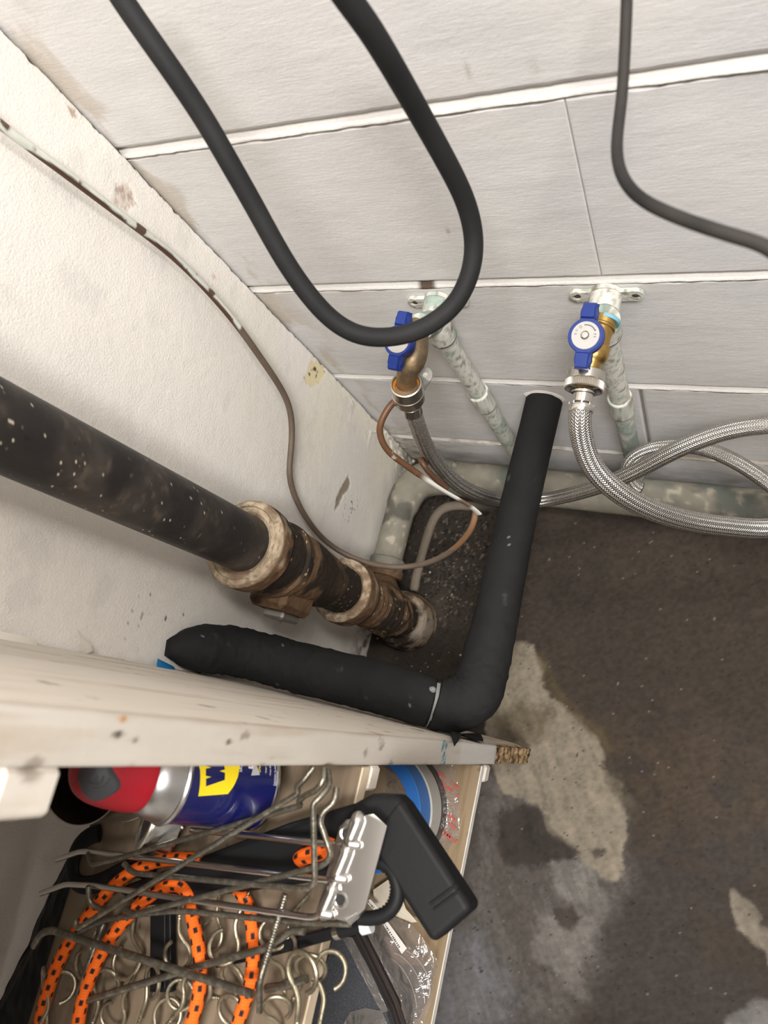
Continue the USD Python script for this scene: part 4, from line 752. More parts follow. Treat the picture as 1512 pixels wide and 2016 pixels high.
def decal(poly, lift):
    """A flat label shape (height, arc length) wrapped round the can."""
    if isinstance(poly, shapely.Polygon): m = trimesh.creation.extrude_polygon(poly.segmentize(.002), .00012, engine='earcut')
    else: m = poly
    v, f = vf(m); m2 = trimesh.Trimesh(v, f).subdivide_to_size(.0022) if isinstance(poly, shapely.Polygon) or len(f) < 400 else trimesh.Trimesh(v, f); v = np.array(m2.vertices)
    P = canpt(v[:, 1], v[:, 0] / CR, 1.0); ax_ = CB + v[:, 1:2] * Ca; d = P - ax_; return ax_ + d * (CR + lift + v[:, 2:3]), np.array(m2.faces)
def pxpoly(pts): return shapely.Polygon([(canhf(p)[1] * CR, canhf(p)[0]) for p in pts]).buffer(0)
SC = thing('spray_can', 'dark blue aerosol can with a red cap and yellow shield, leaning behind the upright', 'spray can', CB)
HS = .066
def can_lathe(name, prof, mat, **k): v, f = lathe(prof, 72, CB, Ca); return obj(name, (v, f), mat, SC, **k)
can_lathe('body', [(0, .004), (.022, .002), (.0265, .0012), (CR, .0016), (CR, HS)], MATS['can_blue'])
can_lathe('base_rim', [(CR - .004, .0), (CR - .0002, -.0004), (CR + .0008, .0006), (CR + .0008, .0020), (CR, .0026)], MATS['tin_steel'])
can_lathe('shoulder', [(CR, HS - .001), (CR + .0014, HS), (CR + .0018, HS + .0016), (CR + .0010, HS + .0030), (CR - .0002, HS + .0032), (CR - .0006, HS + .0046), (CR - .0016, HS + .0110), (CR - .0040, HS + .0170), (CR - .0075, HS + .021), (.0180, HS + .022)], MATS['can_dome'])
cp = [(.0232, HS + .0185), (.0243, HS + .0195), (.0247, HS + .0235), (.0243, HS + .032), (.0230, HS + .042), (.0205, HS + .051), (.0165, HS + .0575), (.0095, HS + .0615), (0, HS + .0625)]
t = np.array(cp); s = np.r_[0, np.cumsum(np.hypot(*np.diff(t, axis=0).T))]; u = np.linspace(0, s[-1], 50); cs = PchipInterpolator(s, t); can_lathe('cap', cs(u), MATS['cap_red'])
capr = lambda h: np.interp(h, cs(np.linspace(0, s[-1], 200))[:, 1], cs(np.linspace(0, s[-1], 200))[:, 0])
_h2, _p2 = np.meshgrid(np.linspace(HS + .020, HS + .0622, 160), np.linspace(-2.4, 1.4, 400), indexing='ij'); _q2 = canpt(_h2, _p2, capr(_h2)[..., None]); _v2 = (_q2 - CAM) @ RM.T; _x2 = _v2[..., :2] / _v2[..., 2:] * FPX + [PW / 2, PH / 2]
_n2 = (_q2 - CB - _h2[..., None] * Ca) + .012 * np.clip((_h2 - HS - .045) / .015, 0, 1)[..., None] * Ca; _k2 = ((CAM - _q2) * _n2).sum(-1) > 0
def caphp(px): d = np.where(_k2, np.hypot(_x2[..., 0] - px[0], _x2[..., 1] - px[1]), 1e9); i = np.unravel_index(d.argmin(), d.shape); return _p2[i] * .02, _h2[i]
def on_cap(poly, lift, th):
    v2, f2 = trimesh.creation.triangulate_polygon(poly.segmentize(.001), engine='earcut'); t_ = trimesh.Trimesh(np.c_[v2, 0 * v2[:, 0]], f2).subdivide_to_size(.0016); v = np.array(t_.vertices); d = shapely.distance(shapely.boundary(poly), shapely.points(v[:, :2]))
    l = lift + th * ss(0, .0022, d); return canpt(v[:, 1], v[:, 0] / .02, (capr(v[:, 1]) + l)[:, None]), np.array(t_.faces)
bp = shapely.Polygon([caphp(p) for p in ((147, 1500), (151, 1530), (160, 1556), (172, 1571), (190, 1577), (210, 1571), (230, 1558), (238, 1549), (236, 1536), (222, 1515), (212, 1500))]).buffer(.0008).buffer(-.0008)
bp = bp.union(shapely.box(bp.bounds[2] - .001, bp.bounds[1] + .001, bp.bounds[2] + .004, bp.bounds[3] - .004)).buffer(.0006).buffer(-.0006); bp = max(getattr(bp, 'geoms', [bp]), key=lambda g: g.area)
obj('spray_button', on_cap(bp, .0001, .0016), MATS['cap_grey'], SC, smooth=40)
for k, (a, b, c_) in enumerate((((172, 1533), (184, 1541), (190, 1526)), ((178, 1540), (192, 1541), (202, 1526)), ((181, 1548), (200, 1547), (214, 1531)))):
    P = np.array([caphp(q) for q in (a, b, c_)]); w_ = spline(np.c_[P, np.zeros(3)], .0005); obj('button_rib', rod(canpt(w_[:, 1], w_[:, 0] / .02, (capr(w_[:, 1]) + .0018)[:, None]), .0005, 6), MATS['cap_grey'], SC)
obj('label_shield', decal(pxpoly([(390, 1500), (394, 1516), (394.5, 1543), (391, 1567), (448, 1562), (459, 1548), (467, 1530), (471, 1510), (471, 1500)]).union(shapely.box(canhf((391, 1500))[1] * CR - .001, canhf((471, 1500))[0], canhf((391, 1500))[1] * CR + .036, canhf((391, 1500))[0])).buffer(.0002), .0001), MATS['label_yellow'], SC, label='yellow shield on the can')
W8 = [(160, 55), (450, 100), (468, 190), (385, 215), (468, 240), (468, 345), (188, 438), (188, 325), (272, 300), (188, 280), (188, 180), (270, 160), (178, 135)]
obj('lettering', decal(pxpoly([(380 + a / 7.56, 1490 + b / 7.56) for a, b in W8]), .0003), MATS['can_blue'], SC, label='letter W on the shield')
def cantext(txt, h, px, mat, dx=0, bold=False, name='lettering', lift=.0002, label=None):
    m = meshkit.text_mesh(txt, h, .0001, bold); v, f = vf(m); H0, P0 = canhf(px); v = v.copy(); v[:, 0] += P0 * CR + dx; v[:, 1] += H0; obj(name, decal(trimesh.Trimesh(v, f), lift), MATS[mat], SC, smooth=False, label=label)
cantext('D-40', .0125, (440, 1500), 'can_blue', .003, True, lift=.0003)
M('print_white', (.72, .72, .74), .5)
cantext('MULTI-USE', .0020, (476, 1520), 'print_white')
obj('label_panel', decal(shapely.box(canhf((500, 1514))[1] * CR, canhf((496, 1514))[0] - .0022, canhf((500, 1514))[1] * CR + .012, canhf((489, 1514))[0]), .0001), MATS['label_pale'], SC)
cantext('SPRAYS', .0017, (495, 1511), 'label_red', 0, True, lift=.0003)
obj('label_wedge', decal(pxpoly([(494, 1527), (511, 1526), (507, 1512), (500, 1500)]), .00015), MATS['label_grey'], SC)
cantext('SPRAY', .0014, (513, 1521), 'label_yellow', 0, True)
cantext('· Stops Squeaks', .0011, (524, 1525), 'print_white'); cantext('· Frees Sticky', .0011, (533, 1529), 'print_white')
cantext('DANGER: FLAMMABLE', .0013, (541, 1547), 'print_white'); cantext('PRESSURIZED', .0010, (545, 1547), 'print_white')
obj('label_band', decal(shapely.box(-1.95 * CR, .004, -1.50 * CR, HS - .006), .0001), MATS['label_pale'], SC, label='white back edge of the can label')

# open tin and a short metal collar beside the can
M('tin_inside', (.055, .036, .026), .6, .3, vary=(60, (.03, .02, .015), .4, .65))
TC = np.array([.0930, -.4790, Z1 + .0005])
TN = thing('open_tin', 'empty round tin with a dark inside, half under the red cap', 'tin', TC)
v, f = lathe([(0, 0), (.0415, 0), (.0424, .0008), (.0424, .0025), (.0418, .003), (.0418, .044), (.0426, .0448), (.0426, .0462), (.0418, .0465), (.0412, .046)], 80, TC); obj('wall', (v, f), MATS['tin_steel'], TN)
v, f = lathe([(.0411, .0460), (.0408, .044), (.0408, .002), (0, .0016)], 80, TC); obj('lining', (v, f), MATS['tin_inside'], TN, label='dark brown inside of the tin')
M('worn_zinc', (.52, .47, .39), .42, .6, vary=(160, (.30, .23, .15), .5, .6))
P0 = at((268, 1628), 'z', .702); d = unit(np.array([-.62, .12, .70])); MC = thing('metal_collar', 'short bright metal collar under the neck of the spray can', 'collar', P0)
v, f = lathe([(.0155, 0), (.0155, -.020), (.0180, -.021), (.0195, -.019), (.0195, -.002), (.0188, 0), (.0155, 0)], 56, P0 + d * .002 + np.array([.010, .008, -.002]), d); obj('sleeve', (v, f), MATS['tin_steel'], MC)
v, f = lathe([(.0152, .0), (.0150, .0012), (.0205, .0014), (.0208, .0), (.0195, -.0006)][::-1], 56, P0 + d * .002 + np.array([.010, .008, -.002]), d); obj('lip', (v, f), MATS['worn_zinc'], MC)

# ------------------------------------------------------------------ chrome hook rack
M('polished', (.74, .72, .69), .24, 1.0, bumps=[(120, 2, .04, .0006)]); M('dark_hole', (.012, .011, .010), .8)
zR = .716
HK = thing('hook_rack', 'chrome hook rack with three long prongs lying across the upper shelf', 'hook rack', at((690, 1715), 'z', zR))
def sheet(pts, th=.0018):
    P = np.array([at(p[:2], 'z', p[2]) for p in pts]); n = unit(np.cross(P[1] - P[0], P[2] - P[0])); Q = np.vstack([P + n * th / 2, P - n * th / 2]); h = trimesh.convex.convex_hull(Q); return np.array(h.vertices), np.array(h.faces)
obj('back_plate', sheet([(670, 1628, zR), (683, 1614, zR), (722, 1606, zR + .001), (657, 1808, zR + .001), (620, 1809, zR)]), MATS['polished'], HK)
obj('flange', sheet([(720, 1606, zR + .0015), (736, 1603, zR), (762, 1627, zR + .0006), (719, 1790, zR + .0006), (690, 1817, zR - .001), (655, 1808, zR + .0015)]), MATS['polished'], HK)
v = hull([(at((682, 1809), 'z', zR + .001), .0012), (at((690, 1817), 'z', zR - .002), .0012), (at((719, 1789), 'z', zR - .004), .0010), (at((716, 1788), 'z', zR), .0008)]); obj('turned_edge', v, MATS['polished'], HK)
for a, b in (((706, 1612), (690, 1655)), ((684, 1672), (663, 1728)), ((656, 1748), (637, 1796))):
    obj('ridge', rod(bent(np.array([at(a, 'z', zR - .002), at(a, 'z', zR + .003), at(b, 'z', zR + .003), at(b, 'z', zR - .002)]), .003), .0046, 18), MATS['polished'], HK)
for px in ((684, 1641), (672, 1771)):
    q = at(px, 'z', zR + .0012); v, f = lathe([(.0024, .0006), (.0030, .0016), (.0040, .0020), (.0052, .0006), (.0054, -.0006)][::-1], 32, q); obj('screw_hole', (v, f), MATS['polished'], HK)
    v, f = lathe([(0, .0017), (.0029, .0017)], 24, q); obj('hole_shade_disc', (v, f), MATS['dark_hole'], HK)  # dark disc laid on the plate, its colour stands for the shaded hole
for pts in ([(376, 1634, .692), (500, 1646, .700), (676, 1665, .716), (690, 1661, .720)], [(112, 1692, .690), (160, 1676, .697), (240, 1684, .700), (648, 1733, .716), (664, 1728, .721)], [(80, 1759, .690), (130, 1741, .697), (178, 1743, .700), (616, 1807, .716), (636, 1798, .721)]):
    P = np.array([at(p[:2], 'z', p[2]) for p in pts]); obj('prong', rod(bent(P, .006), .0020, 14), MATS['polished'], HK)
    obj('weld', hull([(P[-1], .0032), (P[-1] + (P[-2] - P[-1]) * .08, .0026), (P[-1] + (.0045, .0005, -.001), .0026)]), MATS['polished'], HK)

# ------------------------------------------------------------------ long bent rods (zinc hooks)
M('zinc_old', (.165, .148, .115), .40, .85, bumps=[(420, 4, .5, .0008)], vary=(190, (.34, .315, .26), .48, .70))
ROD = 'zinc hook rods'
def hookrod(label, pts, r=.0019, rb=.005, thread=None):
    P = bent(np.array([at(p[:2], 'z', p[2]) for p in pts]), rb, 7); t = thing('hook_rod', label, 'hook', P[0], 'long zinc hooks on the upper shelf')
    q = P if thread is None else P
    v, f = rod(q, r, 12); e = trimesh.creation.icosphere(2, r); obj('shank', cat_((v, f)), MATS['zinc_old'], t)
    if thread:
        a, b = np.array([at(p[:2], 'z', p[2]) for p in pts])[thread[0]], np.array([at(p[:2], 'z', p[2]) for p in pts])[thread[1]]; L = np.linalg.norm(b - a) * .8; k = np.arange(0, L, .00025); d = unit(b - a); Fm = frame_from(d)
        hel = a + d * k[:, None] + r * (np.cos(k / .0016 * 6.283)[:, None] * Fm[:, 0] + np.sin(k / .0016 * 6.283)[:, None] * Fm[:, 1]); obj('thread', rod(hel, .00045, 5), MATS['zinc_old'], t)
    return t
hookrod('long zinc hook rod from the tangle beside the can to the far left, uppermost rod', [(638, 1513, .735), (637, 1538, .738), (622, 1556, .737), (600, 1566, .733), (588, 1577, .728), (592, 1586, .724), (180, 1705, .704), (174, 1680, .699)], rb=.007)
hookrod('longest zinc hook rod, crossing all the chrome prongs diagonally', [(617, 1510, .728), (600, 1534, .730), (584, 1549, .729), (587, 1562, .727), (152, 1829, .716), (148, 1812, .716)], rb=.006)
hookrod('L-bent zinc hook rod whose corner lies by the middle weld of the rack', [(645, 1516, .730), (650, 1546, .736), (630, 1570, .741), (616, 1582, .742), (620, 1738, .728), (606, 1751, .726), (262, 1719, .708), (244, 1700, .706)], rb=.006)
hookrod('V-bent zinc hook rod crossing under the L-bent one', [(662, 1551, .728), (660, 1577, .730), (634, 1601, .732), (630, 1618, .731), (653, 1683, .726), (638, 1703, .724), (262, 1801, .711), (246, 1789, .709)], rb=.006)
hookrod('zinc hook rod lying just below the lowest chrome prong', [(154, 1840, .702), (168, 1830, .702), (205, 1811, .702), (300, 1797, .703), (359, 1793, .704), (597, 1817, .706), (690, 1819, .708)], rb=.008)
hookrod('short hooked rod tip poking out left of the orange cords', [(174, 1744, .705), (176, 1777, .702), (196, 1789, .700), (214, 1793, .698)], rb=.004)
hookrod('thick straight hook rod with a down-turned end over the shelf gap at the left', [(67, 1863, .696), (82, 1837, .700), (102, 1831, .702), (497, 1957, .712)], .0025, .005)
hookrod('wide V-shaped hook rod at the bottom with a flattened tip near the rack', [(204, 1817, .692), (153, 1961, .694), (158, 1974, .694), (375, 1907, .700), (526, 1866, .704), (562, 1841, .705), (574, 1832, .706), (600, 1834, .706)], .0023, .004)
hookrod('upright threaded screw hook between the two right-hand orange cords', [(562, 1760, .712), (511, 1934, .716), (511, 1992, .706)], .0019, .004, (0, 1))
hookrod('short dark screw shank among the rings at the lower right', [(524, 1946, .690), (566, 1940, .694), (604, 1927, .697)], .0026, .004)

# ------------------------------------------------------------------ small round screw hooks, heaped at the bottom
def ring_hook(label, px, R, ang, z, tilt, first):
    c = at(px, 'z', z); Rz = Rotation.from_euler('zyx', [ang, tilt[1], tilt[0]], degrees=True)
    if first is None:
        p = thing('screw_hook', label, 'hook', (0, 0, 0), 'small round screw hooks'); g = UsdGeom.Xformable(stage.GetPrimAtPath(p)); g.ClearXformOpOrder(); stage.GetPrimAtPath(p).RemoveProperty('xformOp:translate')
        a = np.radians(np.linspace(-200, 70, 44)); arc = np.c_[np.cos(a) * .0105, np.sin(a) * .0105, np.linspace(.0008, -.0004, 44)]
        e = arc[0]; d0 = np.array([0, -1.0, 0]); tail = spline(np.array([e, e + (.0012, -.0040, 0), (-.0035, -.0135, .0008), (-.0005, -.0175, .0006), (0, -.024, 0), (0, -.028, 0)]), .0008)
        a2 = np.radians(np.linspace(-150, 150, 50)); arc = np.c_[np.sin(a2[::-1]) * .0105, np.cos(a2[::-1]) * .0105, np.linspace(.0010, -.0008, 50)]
        e = arc[-1]; tail = spline(np.array([arc[-2], arc[-1], (-.0022, -.0128, -.0006), (-.0004, -.0165, -.0003), (0, -.0215, 0), (0, -.0255, 0)]), .0008)
        obj('ring', rod(np.vstack([arc, tail[2:]]), .00155, 10), MATS['zinc_ring'], p)
        k = np.arange(0, .011, .0002); hel = np.c_[.00125 * np.cos(k / .0015 * 6.283), -.0255 - k, .00125 * np.sin(k / .0015 * 6.283)]
        v, f = rod(hel, .0004, 5); v2, f2 = rod(np.array([(0, -.025, 0), (0, -.031, 0), (0, -.0375, 0)]), np.array([.0014, .0012, .0003]), 8); obj('screw_thread', cat_((v, f), (v2, f2)), MATS['zinc_ring'], p)
    else:
        p = numbered('/World', 'screw_hook'); x = UsdGeom.Xform.Define(stage, p).GetPrim(); x.GetReferences().AddInternalReference(first); x.SetInstanceable(True); custom(x, label=label, cat='hook', group='small round screw hooks')
    m = np.eye(4); m[:3, :3] = (Rz.as_matrix() * (R / .0105)).T; m[3, :3] = c
    X = UsdGeom.Xformable(stage.GetPrimAtPath(p)); X.ClearXformOpOrder(); X.AddTransformOp().Set(Gf.Matrix4d(*m.ravel().tolist())); return p
M('zinc_ring', (.36, .315, .22), .40, .85, bumps=[(500, 3, .3, .0005)], vary=(140, (.20, .17, .125), .48, .66))
RH = [('brightest round screw hook, on the shelf edge right of the last orange cord', (595, 1914), .0112, 3, .700, (12, -6)), ('round screw hook hanging over the grey abrasive pad at the far right', (650, 1910), .0100, 6, .692, (-10, 10)),
      ('round screw hook over the black bar', (350, 1880), .0092, 190, .692, (8, 12)), ('round screw hook directly left of the right-hand orange cord, open side down', (441, 1864), .0098, 172, .694, (-8, 10)), ('big round screw hook crossed by the third orange cord', (387, 1946), .0105, -30, .688, (10, 8)),
      ('round screw hook between the third and fourth orange cords', (458, 1926), .0090, 20, .690, (24, 0)), ('leftmost round screw hook, behind the first orange cord', (88, 1936), .0098, 40, .686, (20, -30)), ('round screw hook just right of the first orange cord', (120, 1944), .0095, 0, .686, (-25, 30)),
      ('round screw hook right of the second orange cord, shank pointing down', (208, 1938), .0098, -10, .687, (12, 18)), ('dark round screw hook above the second cord, under the thick rod', (250, 1892), .0105, 200, .684, (-14, 0)), ('round screw hook left of the black bar, low down', (300, 1932), .0096, -12, .690, (8, -20)),
      ('S-turned screw hook hanging beside the threaded rod', (556, 1868), .0088, 14, .698, (10, 58)), ('dark round screw hook behind the chrome plate end', (540, 1838), .0092, 150, .690, (0, 22)), ('dark round screw hook behind the third cord top', (416, 1842), .0090, 185, .684, (0, -10)),
      ('round screw hook lying behind the big one at the third cord', (356, 1958), .0092, 100, .683, (0, 20)), ('dim round screw hook left of the second cord', (166, 1900), .0094, 170, .683, (8, -10)), ('round screw hook overlapping the brightest one', (612, 1906), .0094, -24, .690, (26, 20)),
      ('lowest round screw hook at the bottom edge between two cords', (455, 1990), .0094, 20, .686, (14, 4)), ('round screw hook at the bottom edge left of the third cord', (330, 1998), .0092, -20, .684, (-10, 18)), ('round screw hook at the bottom edge right of the fourth cord', (545, 1985), .0090, 8, .688, (30, 30)), ('round screw hook at the bottom edge by the second cord', (222, 2000), .0090, 160, .684, (10, 10))]
first = None
for lb, px, R_, an, z, tl in RH:
    p = ring_hook(lb, px, R_, an, z, tl, first); first = first or p

# ------------------------------------------------------------------ orange bungee cords with black flecks
M('bungee', rough=.75, spec=.25, bumps=[(900, 2, .3, .0004)])
def bungee(label, pts, r=.0045, phase=0, seed=0):
    P = spline(np.array([at(p[:2], 'z', p[2]) for p in pts]), .0007); v, f, t = tube(P, r, 40)
    v2 = v; u, w = t[:, 0], t[:, 1]; row = .0105; c = mixc((.76, .105, .006), (.84, .150, .012), .5 + .5 * np.sin(u / .0011 * 6.283 + w * 6.283))
    for k in range(6):                            # six lines of flecks, alternate lines staggered
        du = (u / row + phase + .5 * (k % 2)) % 1.0; dw = np.abs((w - k / 6 + .5) % 1.0 - .5); c = mixc(c, (.010, .009, .010), ss(.20, .155, np.abs(du - .5)) * ss(.052, .040, dw))
    return obj('bungee_cord', (v, f), MATS['bungee'], col=c, label=label, cat='bungee cord', group='orange bungee cords')
bungee('orange bungee cord, leftmost, curving up from the bottom left and over the top', [(70, 2060, .686), (84, 1990, .688), (105, 1920, .690), (135, 1858, .690), (180, 1795, .689), (232, 1737, .688), (290, 1702, .688), (350, 1690, .688), (400, 1697, .688), (440, 1722, .687), (470, 1752, .687), (490, 1790, .687), (498, 1840, .688), (498, 1890, .689), (492, 1940, .690), (478, 1985, .690), (462, 2060, .690)], phase=.1)
bungee('orange bungee cord, second from the left, arching over to the third strand', [(150, 2060, .694), (158, 1990, .695), (172, 1940, .695), (200, 1876, .695), (240, 1818, .694), (290, 1768, .692), (345, 1742, .691), (370, 1760, .690), (378, 1800, .691), (388, 1850, .694), (394, 1900, .695), (391, 1960, .695), (378, 2010, .695), (365, 2060, .695)], phase=.4)
bungee('short orange bungee end lying flat in the middle under the hook rods', [(285, 1772, .681), (330, 1752, .682), (385, 1730, .683), (440, 1722, .684), (500, 1717, .684), (512, 1712, .684)], .0050, .7)
bungee('knotted orange bungee end beside the top of the hook rack', [(590, 1694, .696), (606, 1684, .699), (628, 1678, .701), (645, 1668, .700), (655, 1652, .698)], .0052, .2)
# ------------------------------------------------------------------ black hand tool with a long rubber grip and a ribbed loop
M('rubber', (.010, .010, .0105), .55, spec=.18, bumps=[(300, 3, .25, .0005), (60, 3, .15, .0015)]); M('black_plastic', (.008, .008, .0085), .48, spec=.18, bumps=[(200, 2, .1, .0005)]); M('paper_white', (.66, .66, .66), .6); M('print_dark', (.05, .05, .05), .6)
BT = thing('hand_tool', 'black hand tool whose long rubber grip juts over the shelf edge', 'tool', at((770, 1600), 'z', .692))
def slab(pts, th, r):
    P = [at(p[:2], 'z', p[2]) for p in pts]; return hull([(q + np.array([0, 0, s * (th / 2 - r)]), r) for q in P for s in (-1, 1)])
obj('arm', slab([(250, 1752, .684), (300, 1772, .684), (640, 1722, .690), (752, 1640, .694), (720, 1586, .694), (577, 1628, .690), (450, 1688, .687)], .010, .003), MATS['black_plastic'], BT)
obj('grip', cat_(slab([(720, 1592, .694), (745, 1578, .694), (785, 1580, .694), (797, 1592, .694), (776, 1664, .694), (745, 1640, .694)], .021, .005), slab([(748, 1650, .694), (796, 1590, .694), (920, 1780, .692), (864, 1829, .692), (862, 1822, .692)], .022, .0045)), MATS['rubber'], BT, smooth=45)
a0, a1 = at((846, 1780), 'z', .7045), at((898, 1742), 'z', .7045)
for k in range(2): obj('grip_groove', rod(np.array([a0, a1]) + (k * .0035 * unit(at((920, 1780), 'z', .70) - at((800, 1590), 'z', .70))), .0006, 6), MATS['rubber'], BT)
lp = spline(np.array([at(p, 'z', .700) for p in ((726, 1704), (748, 1698), (770, 1712), (781, 1738), (783, 1764), (771, 1790), (746, 1805), (708, 1807))]), .0012)
obj('loop', rod(lp, .0042, 16), MATS['rubber'], BT)
cc = lp.mean(0)
for q in lp[8:-4:3]: d = unit(cc - q); d[2] = 0; obj('loop_rib', hull([(q + d * .0032, .0012), (q + d * .0046 , .0009)]), MATS['rubber'], BT)
obj('rod', rod(np.array([at((668, 1834), 'z', .692), at((712, 1822), 'z', .694)]), .0040, 18), MATS['rubber'], BT)
obj('rod_ferrule', rod(np.array([at((661, 1836), 'z', .691), at((671, 1833), 'z', .692)]), .0043, 18), MATS['polished'], BT)
obj('blade', slab([(664, 1826, .690), (664, 1842, .690), (540, 1876, .682), (430, 1900, .679), (430, 1892, .679), (545, 1858, .682)], .005, .0015), MATS['black_plastic'], BT)
q0, q1 = at((712, 1825), 'z', .693), at((731, 1820), 'z', .693); obj('paper_band', rod(np.array([q0, q1]), .0046, 20), MATS['paper_white'], BT, label='pale printed paper band')
BB = thing('plastic_bar', 'flat black plastic bar standing out between the orange cords at the bottom', 'bar', at((320, 1870), 'z', .680))
obj('bar', slab([(303, 1788, .681), (338, 1788, .681), (340, 1948, .680), (302, 1948, .680)], .006, .0012), MATS['black_plastic'], BB)
obj('ridge', rod(np.array([at((325, 1792, ), 'z', .6845), at((325, 1944), 'z', .6835)]), .0011, 8), MATS['black_plastic'], BB)
P = spline(np.array([at(p[:2], 'z', p[2]) for p in ((196, 1640, .682), (158, 1662, .681), (143, 1700, .679), (150, 1736, .679), (200, 1736, .680), (250, 1712, .681), (300, 1722, .681))]), .0015)
obj('black_strap', (tube(P, .0065, 16, flat=np.full(len(P), .45))[:2]), MATS['black_plastic'], label='limp black strap at the left end of the upper shelf', cat='strap')

BS = [at(p[:2], 'z', p[2]) for p in ((160, 1660, .660), (142, 1745, .660), (100, 1900, .660), (58, 2060, .660), (-60, 2060, .645), (0, 1965, .640), (52, 1862, .640), (92, 1778, .642), (126, 1700, .645))]  # black sheet added in the gap, standing in for the shade there
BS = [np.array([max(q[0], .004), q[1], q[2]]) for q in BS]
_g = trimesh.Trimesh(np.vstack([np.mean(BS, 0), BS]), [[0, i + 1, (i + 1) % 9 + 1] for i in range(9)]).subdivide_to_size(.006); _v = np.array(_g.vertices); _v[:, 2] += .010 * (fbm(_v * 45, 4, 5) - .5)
obj('gap_shade_sheet', (np.vstack([_v, _v - [0, 0, .0006]]), np.vstack([np.array(_g.faces), np.array(_g.faces)[:, ::-1] + len(_v)])), MATS['black_plastic'], label='added black sheet standing in for the shade in the gap between shelf and left wall', cat='shade sheet')

# ------------------------------------------------------------------ rolls of tape stacked on the lower shelf
M('tape_blue', (.010, .105, .36), .5, bumps=[(160, 3, .15, .0005)]); M('tape_blue_side', (.022, .155, .47), .42, bumps=[((60, 60, 900), 2, .2, .0004)]); M('cardboard', (.16, .085, .045), .8, vary=(80, (.10, .05, .028), .4, .65)); M('tape_grey', (.40, .385, .35), .55, bumps=[((60, 60, 700), 3, .3, .0005)]); M('tape_black', (.030, .029, .028), .32); M('red_print', (.42, .06, .045), .6)
def roll(label, c, r0, r1, z0, z1, mat, side):
    t = thing('tape_roll', label, 'tape', (c[0], c[1], z0), 'tape rolls on the lower shelf')
    v, f = lathe([(r0 + .0022, z0), (r1 - .0006, z0), (r1, z0 + .0006), (r1, z1 - .0006), (r1 - .0006, z1)], 90, (c[0], c[1], 0)); obj('tape', (v, f), MATS[side], t, smooth=30)
    v, f = lathe([(r1 - .0006, z1), (r0 + .0022, z1)], 90, (c[0], c[1], 0)); obj('tape_edge', (v, f), MATS[mat], t)
    v, f = lathe([(r0, z0), (r0 + .0022, z0), (r0 + .0022, z1 + .0006), (r0, z1 + .0006), (r0, z0)], 80, (c[0], c[1], 0)); obj('core', (v, f), MATS['cardboard'], t, smooth=30); return t
TP = (.2035, -.4940)
roll('black tape roll at the bottom of the stack', TP, .044, .0610, Z2 + .0010, Z2 + .0165, 'tape_black', 'tape_black')
roll('grey tape roll in the middle of the stack', TP, .044, .0600, Z2 + .0170, Z2 + .0460, 'tape_grey', 'tape_grey')
roll('blue tape roll on top of the stack', TP, .044, .0585, Z2 + .0465, Z2 + .0760, 'tape_blue', 'tape_blue_side')
def film_material(name, tint, gl):
    MATS[name] = usdkit.material(stage, '/World/Looks/' + name, {'t': ('transparent_bsdf', {'color': tint}), 'g': ('glossy_bsdf', {'color': (.9, .9, .9), 'roughness': .12}), 'd': ('diffuse_bsdf', {'color': (.55, .5, .46)}), 'f': ('fresnel', {'ior': gl}), 'tc': ('texture_coordinate', {}), 'm': ('mapping', {'scale': (38, 38, 38)}), 'n': ('noise_texture', {'scale': 1.0, 'detail': 3.0, 'distortion': 1.2}), 'b': ('bump', {'strength': .9, 'distance': .006}), 'x': ('mix_closure', {}), 'y': ('mix_closure', {'fac': .10})},
        [('tc.object', 'm.vector'), ('m.vector', 'n.vector'), ('n.fac', 'b.height'), ('b.normal', 'f.normal'), ('b.normal', 'g.normal'), ('f.fac', 'x.fac'), ('t.BSDF', 'x.closure1'), ('g.BSDF', 'x.closure2'), ('x.closure', 'y.closure1'), ('d.BSDF', 'y.closure2')], surface='y.closure')
film_material('clear_film', (.93, .91, .89), 1.55)
def filmsheet(poly_px, z, bulge, seed, step=.0022):
    P = poly_at(poly_px, 'z', z); pl = shapely.Polygon(P).buffer(0);     v2, f2 = trimesh.creation.triangulate_polygon(pl.segmentize(.006), engine='earcut'); t = trimesh.Trimesh(np.c_[v2, 0 * v2[:, 0]], f2).subdivide_to_size(.005); v = np.array(t.vertices)
    d = shapely.distance(shapely.boundary(pl), shapely.points(v[:, :2])); v[:, 2] = z + bulge * ss(0, .02, d) * (.6 + .8 * fbm(v * 50, 3, seed)) + .0012 * fbm(v * 120, 3, seed + 2)
    w = v - [0, 0, .0002]; n = len(v); return np.vstack([v, w]), np.vstack([np.array(t.faces), np.array(t.faces)[:, ::-1] + n])
PW_ = thing('tape_wrapper', 'clear film wrapper with faint red print round the tape stack', 'wrapper', at((890, 1600), 'z', Z2 + .002))
obj('film', filmsheet([(840, 1490), (895, 1500), (904, 1560), (906, 1640), (893, 1660), (868, 1688), (820, 1690), (760, 1640), (760, 1500)], Z2 + .0012, .0006, 3), MATS['clear_film'], PW_)
g = np.random.default_rng(12); ms = []
for cx, cy in ((872, 1528), (893, 1545), (893, 1560), (874, 1545), (892, 1612), (893, 1628), (880, 1645), (890, 1650), (868, 1632)):
    c0 = at((cx, cy), 'z', Z2 + .0026); u = unit(at((cx + 9, cy + 8), 'z', Z2 + .0026) - c0); w_ = np.array([-u[1], u[0], 0])
    for k in range(5):
        if g.random() < .85: ms.append(put(box((.0018, .0040 * g.uniform(.6, 1), .0002), .0001), np.stack([u, w_, [0, 0, 1]], 1), c0 + u * (k - 2) * .0026))
obj('red_print', cat_(*ms), MATS['red_print'], PW_, smooth=False)

